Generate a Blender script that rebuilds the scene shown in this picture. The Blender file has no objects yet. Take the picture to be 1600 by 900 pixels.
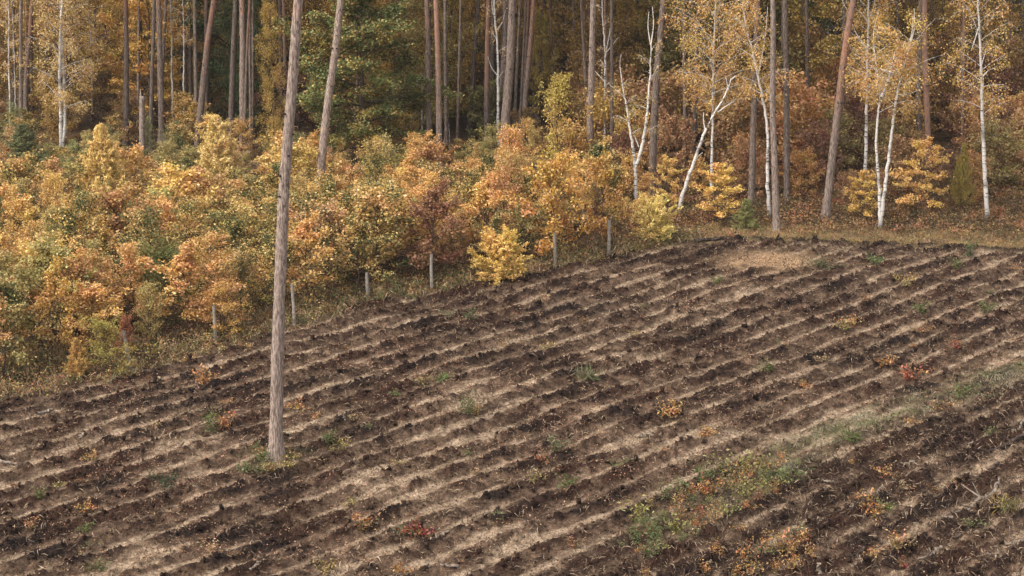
import bpy, math, random
import numpy as np
from mathutils import Vector

# ------------------------------------------------------------------ camera, sky, sun, exposure
S = bpy.context.scene
COL = S.collection
F_PX, H_CAM, Y_HOR = 3200.0, 20.0, -385.0
PITCH = math.atan((450 - Y_HOR) / F_PX)
cam_d = bpy.data.cameras.new('camera')
cam = bpy.data.objects.new('camera', cam_d)
COL.objects.link(cam)
cam.location = (0, 0, H_CAM)
cam.rotation_euler = (math.pi / 2 - PITCH, 0, 0)
cam_d.sensor_width = 36
cam_d.lens = 36 * F_PX / 1600
cam_d.clip_end = 5000
S.camera = cam

SUN_EL, SUN_AZ = math.radians(52), math.radians(-125)      # high, from behind the left shoulder, very soft
w = bpy.data.worlds.new('World')
S.world = w
w.use_nodes = True
nt = w.node_tree
bg = nt.nodes['Background']
sky = nt.nodes.new('ShaderNodeTexSky')
sky.sky_type = 'NISHITA'
sky.sun_disc = False
sky.sun_elevation = SUN_EL
sky.sun_rotation = SUN_AZ
sky.air_density = 1.0
sky.dust_density = 4.0
hs = nt.nodes.new('ShaderNodeHueSaturation')               # an overcast sky is nearly colourless
hs.inputs['Saturation'].default_value = 0.22
nt.links.new(sky.outputs[0], hs.inputs['Color'])
nt.links.new(hs.outputs[0], bg.inputs[0])
bg.inputs[1].default_value = 0.15
sun_d = bpy.data.lights.new('sun', 'SUN')
sun_d.energy = 0.75
sun_d.angle = math.radians(14)
sun_d.color = (1.0, 0.955, 0.89)
sun = bpy.data.objects.new('sun', sun_d)
COL.objects.link(sun)
sdir = Vector((math.sin(SUN_AZ) * math.cos(SUN_EL), math.cos(SUN_AZ) * math.cos(SUN_EL), math.sin(SUN_EL)))
sun.rotation_euler = sdir.to_track_quat('Z', 'Y').to_euler()
S.view_settings.view_transform = 'Standard'
S.view_settings.look = 'None'
S.view_settings.exposure = 1.12
S.view_settings.gamma = 1
S.cycles.max_bounces = 5
S.cycles.diffuse_bounces = 3
S.cycles.glossy_bounces = 1
S.cycles.transmission_bounces = 3
S.cycles.volume_bounces = 0
S.cycles.use_denoising = True
S.cycles.denoiser = 'OPENIMAGEDENOISE'
S.cycles.denoising_input_passes = 'RGB_ALBEDO_NORMAL'
S.cycles.use_adaptive_sampling = False

RNG = np.random.default_rng(7)
random.seed(7)
SP, CP = math.sin(PITCH), math.cos(PITCH)


# ------------------------------------------------------------------ geometry helpers
def ray(px, py):
    u, v = (px - 800) / F_PX, (py - 450) / F_PX
    return np.array([u, CP - v * SP, -SP - v * CP])


def G(px, py):                       # where the view through a photo pixel meets level ground
    d = ray(px, py)
    t = H_CAM / -d[2]
    return np.array([d[0] * t, d[1] * t])


def AT(px, py, Y):                   # the point at distance Y seen through a photo pixel
    d = ray(px, py)
    t = Y / d[1]
    return np.array([d[0] * t, Y, H_CAM + d[2] * t])


def PX(p):
    x, y, z = p[0], p[1], p[2] - H_CAM
    f = y * CP - z * SP
    return 800 + F_PX * x / f, 450 + F_PX * (-(y * SP) - z * CP) / f


def SC(Y, z=0.0):                    # photo pixels per metre at distance Y
    return F_PX / (Y * CP + (H_CAM - z) * SP)


def lin(r, g=None, b=None):
    c = (r, g, b)
    return tuple((x / 12.92 if x <= .04045 else ((x + .055) / 1.055) ** 2.4) for x in (v / 255 for v in c))


_ang = np.random.default_rng(3).uniform(0, 2 * np.pi, 4096)
_gx, _gy = np.cos(_ang), np.sin(_ang)


def perlin(x, y, seed=0):
    xi, yi = np.floor(x).astype(np.int64), np.floor(y).astype(np.int64)
    xf, yf = x - xi, y - yi

    def g(ix, iy, fx, fy):
        h = (ix * 374761393 + iy * 668265263 + seed * 974634777) & 0xFFFFFFFF
        h = ((h ^ (h >> 13)) * 1274126177) & 0xFFFFFFFF
        h = (h ^ (h >> 16)) & 4095
        return _gx[h] * fx + _gy[h] * fy
    sx, sy = xf * xf * xf * (xf * (xf * 6 - 15) + 10), yf * yf * yf * (yf * (yf * 6 - 15) + 10)
    a = g(xi, yi, xf, yf); b = g(xi + 1, yi, xf - 1, yf)
    c = g(xi, yi + 1, xf, yf - 1); d = g(xi + 1, yi + 1, xf - 1, yf - 1)
    return 1.5 * ((a + (b - a) * sx) * (1 - sy) + (c + (d - c) * sx) * sy)


def fbm(x, y, seed, n=3, gain=.5):
    s, a, f = 0, 1, 1
    for k in range(n):
        s = s + a * perlin(x * f + 17.3 * k, y * f - 9.1 * k, seed + k)
        a *= gain; f *= 2.03
    return s


def sstep(a, b, x):
    t = np.clip((x - a) / (b - a), 0, 1)
    return t * t * (3 - 2 * t)


class MB:
    """Collects tubes and leaves and builds ONE mesh from them."""
    def __init__(self):
        self.v, self.f, self.n = [], [], 0
        self.c = []

    def add(self, v, f, c=None):
        v = np.asarray(v, float).reshape(-1, 3)
        self.v.append(v); self.f.append(np.asarray(f, np.int64).reshape(-1, 4) + self.n)
        self.c.append(np.full(len(v), 0.0) if c is None else np.asarray(c, float))
        self.n += len(v)

    def tube(self, pts, rad, sides=6, c=None, rough=0, rng=None):
        pts = np.asarray(pts, float); rad = np.asarray(rad, float)
        n = len(pts)
        t = np.gradient(pts, axis=0)
        t /= np.linalg.norm(t, axis=1)[:, None] + 1e-9
        ref = np.where(np.abs(t[:, 2:3]) > .9, np.array([[1., 0, 0]]), np.array([[0, 0, 1.]]))
        a = np.cross(t, ref); a /= np.linalg.norm(a, axis=1)[:, None] + 1e-9
        b = np.cross(t, a)
        th = np.linspace(0, 2 * np.pi, sides, endpoint=False)
        R = rad[:, None] * np.ones(sides)
        if rough:
            R = R * (1 + rough * rng.standard_normal((n, sides)))
        v = pts[:, None] + R[:, :, None] * (np.cos(th)[None, :, None] * a[:, None] + np.sin(th)[None, :, None] * b[:, None])
        i = np.arange(n - 1)[:, None] * sides
        j = np.arange(sides)[None]
        k = (j + 1) % sides
        f = np.stack([i + j, i + k, i + sides + k, i + sides + j], -1).reshape(-1, 4)
        self.add(v.reshape(-1, 3), f, None if c is None else np.repeat(c, sides))
        cap = [[m, m + 1, sides - 2 - m, sides - 1 - m] for m in range((sides - 2) // 2)] if sides % 2 == 0 else []
        if cap:
            self.f.append(np.asarray(cap, np.int64) + self.n - sides)

    def leaves(self, p, size, rng, aspect=.6, up=.6, direction=None, bend=.25):
        p = np.asarray(p, float); m = len(p)
        if m == 0:
            return
        nrm = rng.standard_normal((m, 3)) * (1 - up * .5) + np.array([0, 0, up * 1.3])
        nrm /= np.linalg.norm(nrm, axis=1)[:, None] + 1e-9
        d = rng.standard_normal((m, 3)) if direction is None else np.asarray(direction) + .5 * rng.standard_normal((m, 3))
        d -= nrm * (d * nrm).sum(1)[:, None]
        d /= np.linalg.norm(d, axis=1)[:, None] + 1e-9
        s = np.cross(nrm, d)
        L = (size * rng.uniform(.65, 1.3, m))[:, None]
        W = L * aspect * .5
        v = np.stack([p - d * L * .5, p + s * W + nrm * L * bend * .5 + d * L * .08, p + d * L * .5, p - s * W + nrm * L * bend * .5 + d * L * .08], 1)
        self.add(v.reshape(-1, 3), np.arange(m * 4).reshape(-1, 4))

    def mesh(self, name, mat, attr=None, smooth=False):
        v = np.concatenate(self.v); f = np.concatenate(self.f)
        me = bpy.data.meshes.new(name)
        me.vertices.add(len(v)); me.vertices.foreach_set('co', v.ravel())
        me.loops.add(f.size); me.loops.foreach_set('vertex_index', f.ravel().astype(np.int32))
        me.polygons.add(len(f)); me.polygons.foreach_set('loop_start', np.arange(len(f), dtype=np.int32) * 4)
        me.polygons.foreach_set('loop_total', np.full(len(f), 4, np.int32))
        if smooth:
            me.polygons.foreach_set('use_smooth', np.ones(len(f), bool))
        me.update(calc_edges=True)
        me.validate()
        if attr:
            at = me.attributes.new(attr, 'FLOAT', 'POINT')
            at.data.foreach_set('value', np.concatenate(self.c).astype(np.float32))
        me.materials.append(mat)
        return me

    def obj(self, name, mat, parent=None, attr=None, smooth=False):
        o = bpy.data.objects.new(name, self.mesh(name, mat, attr, smooth))
        COL.objects.link(o)
        o.parent = parent
        return o


THINGS = []


def tag(o, label, cat, group=None):
    if label:
        o['label'] = label
    o['category'] = cat
    if group:
        o['group'] = group
    return o


def thing(name, label, cat, loc=(0, 0, 0), group=None):
    o = bpy.data.objects.new(name, None)
    COL.objects.link(o)
    o.location = loc
    o.empty_display_size = .2
    return tag(o, label, cat, group)


def copy_tree(root, loc, rz=0, scale=(1, 1, 1)):
    r = root.copy(); COL.objects.link(r)
    r.location = loc; r.rotation_euler = (0, 0, rz); r.scale = scale
    for ch in root.children:
        c = ch.copy(); COL.objects.link(c); c.parent = r
    return r


# ------------------------------------------------------------------ materials
def mat_new(name):
    m = bpy.data.materials.new(name); m.use_nodes = True
    t = m.node_tree; t.nodes.clear()
    out = t.nodes.new('ShaderNodeOutputMaterial')
    return m, t, out


def N(t, kind, **kw):
    n = t.nodes.new(kind)
    for k, v in kw.items():
        if k in n.inputs:
            n.inputs[k].default_value = v
        else:
            setattr(n, k, v)
    return n


def math_node(t, op, a, b=None, clamp=False):
    n = t.nodes.new('ShaderNodeMath'); n.operation = op; n.use_clamp = clamp
    for i, x in enumerate((a, b)):
        if x is None:
            continue
        if isinstance(x, (int, float)):
            n.inputs[i].default_value = x
        else:
            t.links.new(x, n.inputs[i])
    return n.outputs[0]


def mapr(t, x, a, b, c, d):
    n = t.nodes.new('ShaderNodeMapRange')
    t.links.new(x, n.inputs[0])
    for i, q in enumerate((a, b, c, d)):
        n.inputs[i + 1].default_value = q
    return n.outputs[0]


def mixc(t, fac, a, b, mode='MIX'):
    n = t.nodes.new('ShaderNodeMix'); n.data_type = 'RGBA'; n.blend_type = mode
    for sock, x in ((n.inputs[0], fac), (n.inputs[6], a), (n.inputs[7], b)):
        if isinstance(x, (int, float)):
            sock.default_value = x
        elif isinstance(x, tuple):
            sock.default_value = (*x, 1)
        else:
            t.links.new(x, sock)
    return n.outputs[2]


def leaf_material(name, hue=.016, val=(.6, 1.25), trans=.24, clump=.9, alt=None, alt_amount=0.0):
    """Leaves: the object's own colour, varied leaf by leaf and clump by clump."""
    m, t, out = mat_new(name)
    oi = N(t, 'ShaderNodeObjectInfo'); ge = N(t, 'ShaderNodeNewGeometry'); tc = N(t, 'ShaderNodeTexCoord')
    r = ge.outputs['Random Per Island']
    off = N(t, 'ShaderNodeVectorMath', operation='ADD')
    t.links.new(tc.outputs['Object'], off.inputs[0])
    sc_ = N(t, 'ShaderNodeVectorMath', operation='SCALE'); sc_.inputs[0].default_value = (31, 17, 11)
    t.links.new(oi.outputs['Random'], sc_.inputs[3]); t.links.new(sc_.outputs[0], off.inputs[1])
    nz = N(t, 'ShaderNodeTexNoise', Scale=clump, Detail=2.0)
    t.links.new(off.outputs[0], nz.inputs['Vector'])
    hsv = N(t, 'ShaderNodeHueSaturation')
    h1 = mapr(t, r, 0, 1, .5 - hue, .5 + hue)
    h2 = mapr(t, nz.outputs[0], .3, .7, -hue * 1.1, hue * 1.1)
    t.links.new(math_node(t, 'ADD', h1, h2), hsv.inputs['Hue'])
    r2 = math_node(t, 'FRACT', math_node(t, 'MULTIPLY', r, 37.7))
    t.links.new(mapr(t, r2, 0, 1, *val), hsv.inputs['Value'])
    t.links.new(mapr(t, r2, 0, 1, 1.02, .76), hsv.inputs['Saturation'])
    base = oi.outputs['Color']
    if alt:
        r3 = math_node(t, 'FRACT', math_node(t, 'MULTIPLY', r, 91.3))
        k = math_node(t, 'ADD', mapr(t, nz.outputs[0], .35, .65, -.5, .5), r3)
        fac = mapr(t, k, 1.0 - alt_amount - .12, 1.0 - alt_amount + .12, 0, 1)
        base = mixc(t, fac, base, alt)
    t.links.new(base, hsv.inputs['Color'])
    d = N(t, 'ShaderNodeBsdfDiffuse'); tr = N(t, 'ShaderNodeBsdfTranslucent')
    t.links.new(hsv.outputs[0], d.inputs[0]); t.links.new(hsv.outputs[0], tr.inputs[0])
    mx = N(t, 'ShaderNodeMixShader'); mx.inputs[0].default_value = trans
    t.links.new(d.outputs[0], mx.inputs[1]); t.links.new(tr.outputs[0], mx.inputs[2])
    t.links.new(mx.outputs[0], out.inputs[0])
    return m


def bark_material(name, dark, pale, orange=None, scale=(9, 9, 1.6), birch=False):
    m, t, out = mat_new(name)
    tc = N(t, 'ShaderNodeTexCoord'); oi = N(t, 'ShaderNodeObjectInfo')
    mp = N(t, 'ShaderNodeMapping'); mp.inputs['Scale'].default_value = scale
    t.links.new(tc.outputs['Object'], mp.inputs[0])
    n1 = N(t, 'ShaderNodeTexNoise', Scale=1.0, Detail=5.0, Roughness=.65)
    t.links.new(mp.outputs[0], n1.inputs['Vector'])
    n2 = N(t, 'ShaderNodeTexNoise', Scale=.9, Detail=2.0)
    t.links.new(tc.outputs['Object'], n2.inputs['Vector'])
    b = N(t, 'ShaderNodeBsdfPrincipled'); b.inputs['Roughness'].default_value = .9
    b.inputs['Specular IOR Level'].default_value = .15
    if birch:
        at = N(t, 'ShaderNodeAttribute', attribute_name='tint')
        c = mixc(t, mapr(t, n2.outputs[0], .4, .7, 0, .5), pale, tuple(x * .72 for x in pale))
        c = mixc(t, mapr(t, n1.outputs[0], .55, .63, 0, .9), c, dark)
        c = mixc(t, at.outputs['Fac'], c, dark)
    else:
        c = mixc(t, mapr(t, n1.outputs[0], .4, .6, 0, 1), dark, pale)
        at = N(t, 'ShaderNodeAttribute', attribute_name='tint')
        o2 = mixc(t, mapr(t, n1.outputs[0], .35, .65, 0, 1), tuple(x * .45 for x in orange), orange)
        c = mixc(t, at.outputs['Fac'], c, o2)
        c = mixc(t, mapr(t, n2.outputs[0], .3, .7, .0, .45), c, tuple(x * .6 for x in pale))
        c = mixc(t, mapr(t, at.outputs['Fac'], 1.2, 1.8, 0, 1), c, tuple(x * .4 for x in dark))
    c = mixc(t, 1.0, c, oi.outputs['Color'], 'MULTIPLY')
    t.links.new(c, b.inputs['Base Color'])
    bp = N(t, 'ShaderNodeBump', Strength=.9, Distance=.03)
    t.links.new(n1.outputs[0], bp.inputs['Height']); t.links.new(bp.outputs[0], b.inputs['Normal'])
    t.links.new(b.outputs[0], out.inputs[0])
    return m


M_LEAF = leaf_material('autumn_leaves')
M_LEAF2 = leaf_material('autumn_leaves_turning', alt=lin(104, 104, 60), alt_amount=.42)
M_OAK = leaf_material('oak_leaves_turning', hue=.025, val=(.45, 1.5), clump=.55, alt=lin(172, 134, 62), alt_amount=.36)
M_WEED = leaf_material('weed_leaves', hue=.025, val=(.4, 1.2), clump=3, alt=lin(130, 108, 80), alt_amount=.3)
M_NEEDLE = leaf_material('needles', hue=.012, val=(.6, 1.2), trans=.15)
M_PINE = bark_material('pine_bark', lin(80, 67, 59), lin(170, 151, 138), lin(184, 138, 114), scale=(26, 26, 5))
M_BIRCH = bark_material('birch_bark', lin(48, 42, 39), lin(212, 204, 194), scale=(3, 3, 14), birch=True)
M_STEM = bark_material('sapling_bark', lin(58, 46, 40), lin(112, 94, 80), lin(112, 94, 80))


def wood_material(name, a, b_):
    m, t, out = mat_new(name)
    tc = N(t, 'ShaderNodeTexCoord')
    n1 = N(t, 'ShaderNodeTexNoise', Scale=7.0, Detail=4.0)
    t.links.new(tc.outputs['Object'], n1.inputs['Vector'])
    ge = N(t, 'ShaderNodeNewGeometry')
    b = N(t, 'ShaderNodeBsdfPrincipled'); b.inputs['Roughness'].default_value = .9
    b.inputs['Specular IOR Level'].default_value = .1
    c = mixc(t, mapr(t, n1.outputs[0], .3, .7, 0, 1), a, b_)
    hsv = N(t, 'ShaderNodeHueSaturation'); t.links.new(c, hsv.inputs['Color'])
    t.links.new(mapr(t, ge.outputs['Random Per Island'], 0, 1, .5, 1.3), hsv.inputs['Value'])
    t.links.new(hsv.outputs[0], b.inputs['Base Color'])
    t.links.new(b.outputs[0], out.inputs[0])
    return m


M_POST = wood_material('weathered_post', lin(122, 112, 100), lin(166, 156, 144))
M_TWIG = wood_material('dead_wood', lin(96, 82, 70), lin(160, 144, 128))
M_ROOT = wood_material('dark_dead_wood', lin(46, 37, 32), lin(92, 78, 70))

# ------------------------------------------------------------------ ground: one sheet, finer inside the ploughed field
THETA = math.radians(48.5)
DR = np.array([math.cos(THETA), math.sin(THETA)])
NR = np.array([-math.sin(THETA), math.cos(THETA)])
SPACING = 1.17
S0 = float(NR @ ((G(800, 850) + G(1230, 690)) / 2))
FENCE = [(-900, 1010), (-300, 720), (0, 622), (205, 582), (337, 542), (460, 510), (575, 470), (675, 453), (868, 419), (951, 400), (1060, 380)]
FAR = [(1060, 380), (1160, 374), (1290, 379), (1400, 384), (1600, 393), (2100, 420)]
FIELD_POLY = np.array([G(*p) for p in FENCE + FAR[1:]] + [np.array([60., 20.]), np.array([-60., 20.])])
FAR_W = np.array([G(*p) for p in FAR])
STRIP_W = np.array([G(*p) for p in [(640, 985), (900, 872), (1080, 800), (1240, 712), (1370, 655), (1480, 618), (1590, 578), (1900, 500)]])


def seg_dist(P, poly):
    d = np.full(len(P), 1e9); side = np.zeros(len(P))
    for a, b in zip(poly[:-1], poly[1:]):
        e = b - a
        t = np.clip(((P - a) @ e) / (e @ e), 0, 1)
        q = P - a - t[:, None] * e
        l = np.hypot(q[:, 0], q[:, 1])
        m = l < d
        d = np.where(m, l, d)
        side = np.where(m, np.sign(e[0] * (P[:, 1] - a[1]) - e[1] * (P[:, 0] - a[0])), side)
    return d, side


def inside(P, poly):
    r = np.zeros(len(P), bool)
    for a, b in zip(poly, np.roll(poly, -1, 0)):
        c = (a[1] > P[:, 1]) != (b[1] > P[:, 1])
        r ^= c & (P[:, 0] < (b[0] - a[0]) * (P[:, 1] - a[1]) / (b[1] - a[1] + 1e-12) + a[0])
    return r


MAIN_W = np.array([G(*p) for p in [(560, 960), (800, 858), (1000, 778), (1230, 692), (1400, 625), (1600, 548), (1800, 480)]])
TAN = G(1205, 407)
FOOT = G(431, 717)
C_SAND, C_SAND2 = np.array(lin(165, 142, 117)), np.array(lin(130, 108, 87))
C_MID, C_MID2 = np.array(lin(106, 85, 68)), np.array(lin(70, 53, 41))
C_DARK, C_DARK2 = np.array(lin(35, 26, 23)), np.array(lin(56, 37, 28))
C_LITTER, C_LITTER2 = np.array(lin(74, 58, 44)), np.array(lin(100, 78, 54))
C_GRASS, C_GRASS2 = np.array(lin(108, 106, 70)), np.array(lin(118, 112, 90))
C_TAN = np.array(lin(172, 140, 106))


def ground(X, Y):
    X = np.atleast_1d(np.asarray(X, float)); Y = np.atleast_1d(np.asarray(Y, float))
    P = np.stack([X, Y], 1)
    s, q = P @ NR, P @ DR
    near = (np.abs(X) < 45) & (Y > 30) & (Y < 110)
    warp = .32 * fbm(X / 7, Y / 7, 1, 2) + .09 * fbm(q / 3.5, s / .9, 3, 2) + .035 * perlin(q / 1.6, s / .8, 5)
    u = (s - S0 + warp * sstep(.3, 2.5, np.abs(s - S0))) / SPACING
    row = np.floor(u + .5)
    ridge = .5 - .5 * np.cos(2 * np.pi * u)                 # 0 in the sandy furrow, 1 on the turned sod
    ridge = ridge ** .8
    d1, _ = seg_dist(P, FIELD_POLY[:len(FENCE) + len(FAR) - 1])
    ins = inside(P, FIELD_POLY)
    sd = np.where(ins, d1, -d1) + .35 * perlin(X / .9, Y / .9, 11) + .18 * perlin(X / .3, Y / .3, 12)
    fm = sstep(-.25, .35, sd)
    ds, side = seg_dist(P, STRIP_W)
    sideb = -side * ds                                      # positive on the near right-hand side
    strip = np.exp(-(ds / (.75 + .3 * perlin(q / 2, s / 2, 14))) ** 2)
    messy = sstep(.4, 1.6, sideb + .5 * perlin(X / 1.3, Y / 1.3, 13)) * fm
    dfar, _ = seg_dist(P, FAR_W)
    bank = np.exp(-((dfar + .25 * perlin(X / .8, Y / .8, 21)) / .38) ** 2)
    tan = np.exp(-(((X - TAN[0]) / 1.9) ** 2 + ((Y - TAN[1]) / 1.5) ** 2) ** 1.5)
    low = fbm(X / 5.5, Y / 5.5, 31, 2)
    mid = fbm(q / 2.2, s / .55, 41, 3, .6)
    rowr = perlin(row * 7.31 + .5, q / 5.0, 47)
    clod = fbm(q / .75, s / .42, 51, 3, .55)
    fine = fbm(X / .16, Y / .16, 61, 2, .6)
    clod = np.tanh(clod * 1.1)
    amp = (1 - .55 * strip) * (1 - .8 * tan)
    rows = 1 - .3 * messy
    lump = fbm(q / .34, s / .25, 55, 3, .65)
    lump = np.tanh(lump * 1.2) * .85
    broken = sstep(-.55, .35, fbm(q / 1.3, s / 1.1, 57, 2) + .3 * rowr)          # where the turned sod is whole or crumbled away
    sod = ridge * (.35 + .65 * broken)
    h = fm * amp * (rows * .12 * (sod - .4) * (1 + .4 * low) + (.13 + .05 * messy) * clod * (.25 + .9 * ridge * rows + .3 * messy)
                    + .075 * lump * (.2 + ridge * rows + .5 * messy) + .03 * fine * (.4 + ridge))
    h += fm * .05 * low
    h += (1 - fm) * (.10 * fbm(X / 2.2, Y / 2.2, 71, 3) + .02 * fine)
    foot = np.exp(-(((X - FOOT[0]) / .75) ** 2 + ((Y - FOOT[1]) / .95) ** 2))      # the unploughed mound round the lone pine
    h = h * (1 - .7 * foot) + .17 * foot
    h += .09 * bank * (1 + .9 * clod + .4 * lump)
    # soil colours
    furrow = (1 - ridge) * rows
    streak = fbm(q / 3.2, s / .16, 59, 3, .65)
    patch = fbm(X / 2.6, Y / 2.6, 63, 3, .55)
    off = u - np.floor(u + .5)                              # 0 in the middle of a furrow
    trough = np.exp(-(off / (.17 + .06 * mid)) ** 2)
    sandv = 1.1 * trough + .26 * streak + .14 * mid + .58 * low + .6 * rowr + .46 * patch - .28 * clod - .26 * lump - .12 * messy
    dmain, _ = seg_dist(P, MAIN_W)
    sandv = sandv + .75 * np.exp(-((dmain + .12 * perlin(X / .7, Y / .7, 65)) / .3) ** 2)
    sand = sstep(.56, 1.22, sandv)
    darkv = -.6 * np.exp(-(dmain / .45) ** 2) + .72 * ridge * (.45 + .65 * broken) - .5 * trough + .7 * clod + .5 * lump - .5 * low - .5 * rowr - .6 * patch + .2 * fine + .34 * messy
    dark = sstep(.26, .92, darkv)
    c3 = lambda a: a[:, None]
    n2 = np.clip(.5 + .8 * fbm(X / .5, Y / .5, 81, 3, .6), 0, 1)
    col = C_MID * c3(n2) + C_MID2 * c3(1 - n2)
    col = col * c3(1 - sand) + (C_SAND * c3(n2) + C_SAND2 * c3(1 - n2)) * c3(sand)
    dk = np.clip(dark * (1 - sand * .75), 0, 1) * .93
    n3 = np.clip(.5 + fbm(X / 3, Y / 3, 91, 2), 0, 1)
    col = col * c3(1 - dk) + (C_DARK * c3(1 - n3) + C_DARK2 * c3(n3)) * c3(dk)
    g2 = np.clip(.5 + 1.1 * fbm(X / .8, Y / .8, 95, 3), 0, 1)
    along = sstep(.05, .5, fbm(q / 5, s / 3, 99, 2) + .35)
    strip = strip * sstep(930, 1120, PX((X, np.maximum(Y, 30), 0 * X))[0])
    st = np.clip(strip * (.55 + .9 * mid) * (.35 + .65 * along), 0, 1) * fm
    col = col * c3(1 - st * .9) + (C_GRASS * c3(g2) + C_GRASS2 * c3(1 - g2)) * c3(st * .9)
    tn = np.clip(tan * (1 + .5 * mid), 0, 1)
    col = col * c3(1 - tn) + C_TAN * c3(tn)
    ft = np.clip(foot * (1.1 + .8 * mid), 0, 1) * .8
    col = col * c3(1 - ft) + (C_LITTER2 * c3(g2) + C_GRASS * c3(1 - g2)) * c3(ft)
    bk = np.clip(bank * (.8 + 1.2 * clod + .5 * rowr), 0, 1) * .9
    # outside the field: leaf litter, with a grassy margin along the far edge
    lit = C_LITTER * c3(g2) + C_LITTER2 * c3(1 - g2)
    mg = sstep(3.4, 1.2, d1 + .8 * perlin(X / 1.5, Y / 1.5, 97)) * (X > G(1040, 380)[0])
    lit = lit * c3(1 - mg) + (np.array(lin(140, 116, 84)) * c3(g2) + np.array(lin(118, 108, 72)) * c3(1 - g2)) * c3(mg)
    col = col * c3(fm) + lit * c3(1 - fm)
    col = col * c3(1 - bk) + C_DARK * c3(bk)
    far = ~near
    h = np.where(far, 0.0, h)
    return h, col


def gz(x, y):
    return float(ground([x], [y])[0][0])


def axis(a, b, step, lo, hi):
    core = np.arange(a, b + step * .5, step)
    up, x, d = [], core[-1], step
    while x < hi:
        d *= 1.18; x += d; up.append(x)
    dn, x, d = [], core[0], step
    while x > lo:
        d *= 1.18; x -= d; dn.append(x)
    return np.concatenate([dn[::-1], core, up])


gx = axis(-20.5, 22.5, .055, -900, 900)
gy = axis(45.5, 92.0, .06, -200, 1500)
XX, YY = np.meshgrid(gx, gy)
hz, gcol = ground(XX.ravel(), YY.ravel())
nv = XX.size
me = bpy.data.meshes.new('ground')
me.vertices.add(nv)
me.vertices.foreach_set('co', np.stack([XX.ravel(), YY.ravel(), hz], 1).ravel())
nx, ny = len(gx), len(gy)
ii = (np.arange(ny - 1)[:, None] * nx + np.arange(nx - 1)[None]).ravel()
quads = np.stack([ii, ii + 1, ii + nx + 1, ii + nx], 1).astype(np.int32)
me.loops.add(quads.size); me.loops.foreach_set('vertex_index', quads.ravel())
me.polygons.add(len(quads)); me.polygons.foreach_set('loop_start', np.arange(len(quads), dtype=np.int32) * 4)
me.polygons.foreach_set('loop_total', np.full(len(quads), 4, np.int32))
me.polygons.foreach_set('use_smooth', np.ones(len(quads), bool))
me.update(calc_edges=True)
ca = me.attributes.new('soil', 'FLOAT_COLOR', 'POINT')
ca.data.foreach_set('color', np.concatenate([gcol, np.ones((nv, 1))], 1).astype(np.float32).ravel())
m, t, out = mat_new('soil')
at = N(t, 'ShaderNodeAttribute', attribute_name='soil')
tc = N(t, 'ShaderNodeTexCoord')
n1 = N(t, 'ShaderNodeTexNoise', Scale=9.0, Detail=6.0, Roughness=.75)
t.links.new(tc.outputs['Object'], n1.inputs['Vector'])
n2 = N(t, 'ShaderNodeTexNoise', Scale=28.0, Detail=3.0, Roughness=.7)
t.links.new(tc.outputs['Object'], n2.inputs['Vector'])
f = math_node(t, 'MULTIPLY', mapr(t, n1.outputs[0], .32, .68, .35, 1.6), mapr(t, n2.outputs[0], .32, .68, .45, 1.5))
cmb = N(t, 'ShaderNodeVectorMath', operation='SCALE')
t.links.new(at.outputs['Color'], cmb.inputs[0]); t.links.new(f, cmb.inputs[3])
b = N(t, 'ShaderNodeBsdfPrincipled'); b.inputs['Roughness'].default_value = .95
b.inputs['Specular IOR Level'].default_value = .08
t.links.new(cmb.outputs[0], b.inputs['Base Color'])
bp = N(t, 'ShaderNodeBump', Strength=1.0, Distance=.05)
t.links.new(math_node(t, 'ADD', n1.outputs[0], math_node(t, 'MULTIPLY', n2.outputs[0], .4)), bp.inputs['Height'])
t.links.new(bp.outputs[0], b.inputs['Normal'])
t.links.new(b.outputs[0], out.inputs[0])
me.materials.append(m)
go = bpy.data.objects.new('ground', me)
COL.objects.link(go)
go['kind'] = 'structure'


# ------------------------------------------------------------------ plants: growth
def resample(pts, n):
    pts = np.asarray(pts, float)
    d = np.r_[0, np.cumsum(np.linalg.norm(np.diff(pts, axis=0), axis=1))]
    x = np.linspace(0, d[-1], n)
    return np.stack([np.interp(x, d, pts[:, k]) for k in range(3)], 1)


def limb(p, d, L, rng, n=5, curve=0.0, wob=.12):
    """A branch from p along d; curve > 0 bends it up, < 0 lets it hang."""
    pts = [np.array(p, float)]
    d = np.array(d, float)
    for k in range(n - 1):
        d = d + np.array([0, 0, curve / n]) + rng.standard_normal(3) * wob / n ** .5
        d /= np.linalg.norm(d)
        pts.append(pts[-1] + d * L / (n - 1))
    return np.array(pts)


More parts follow.
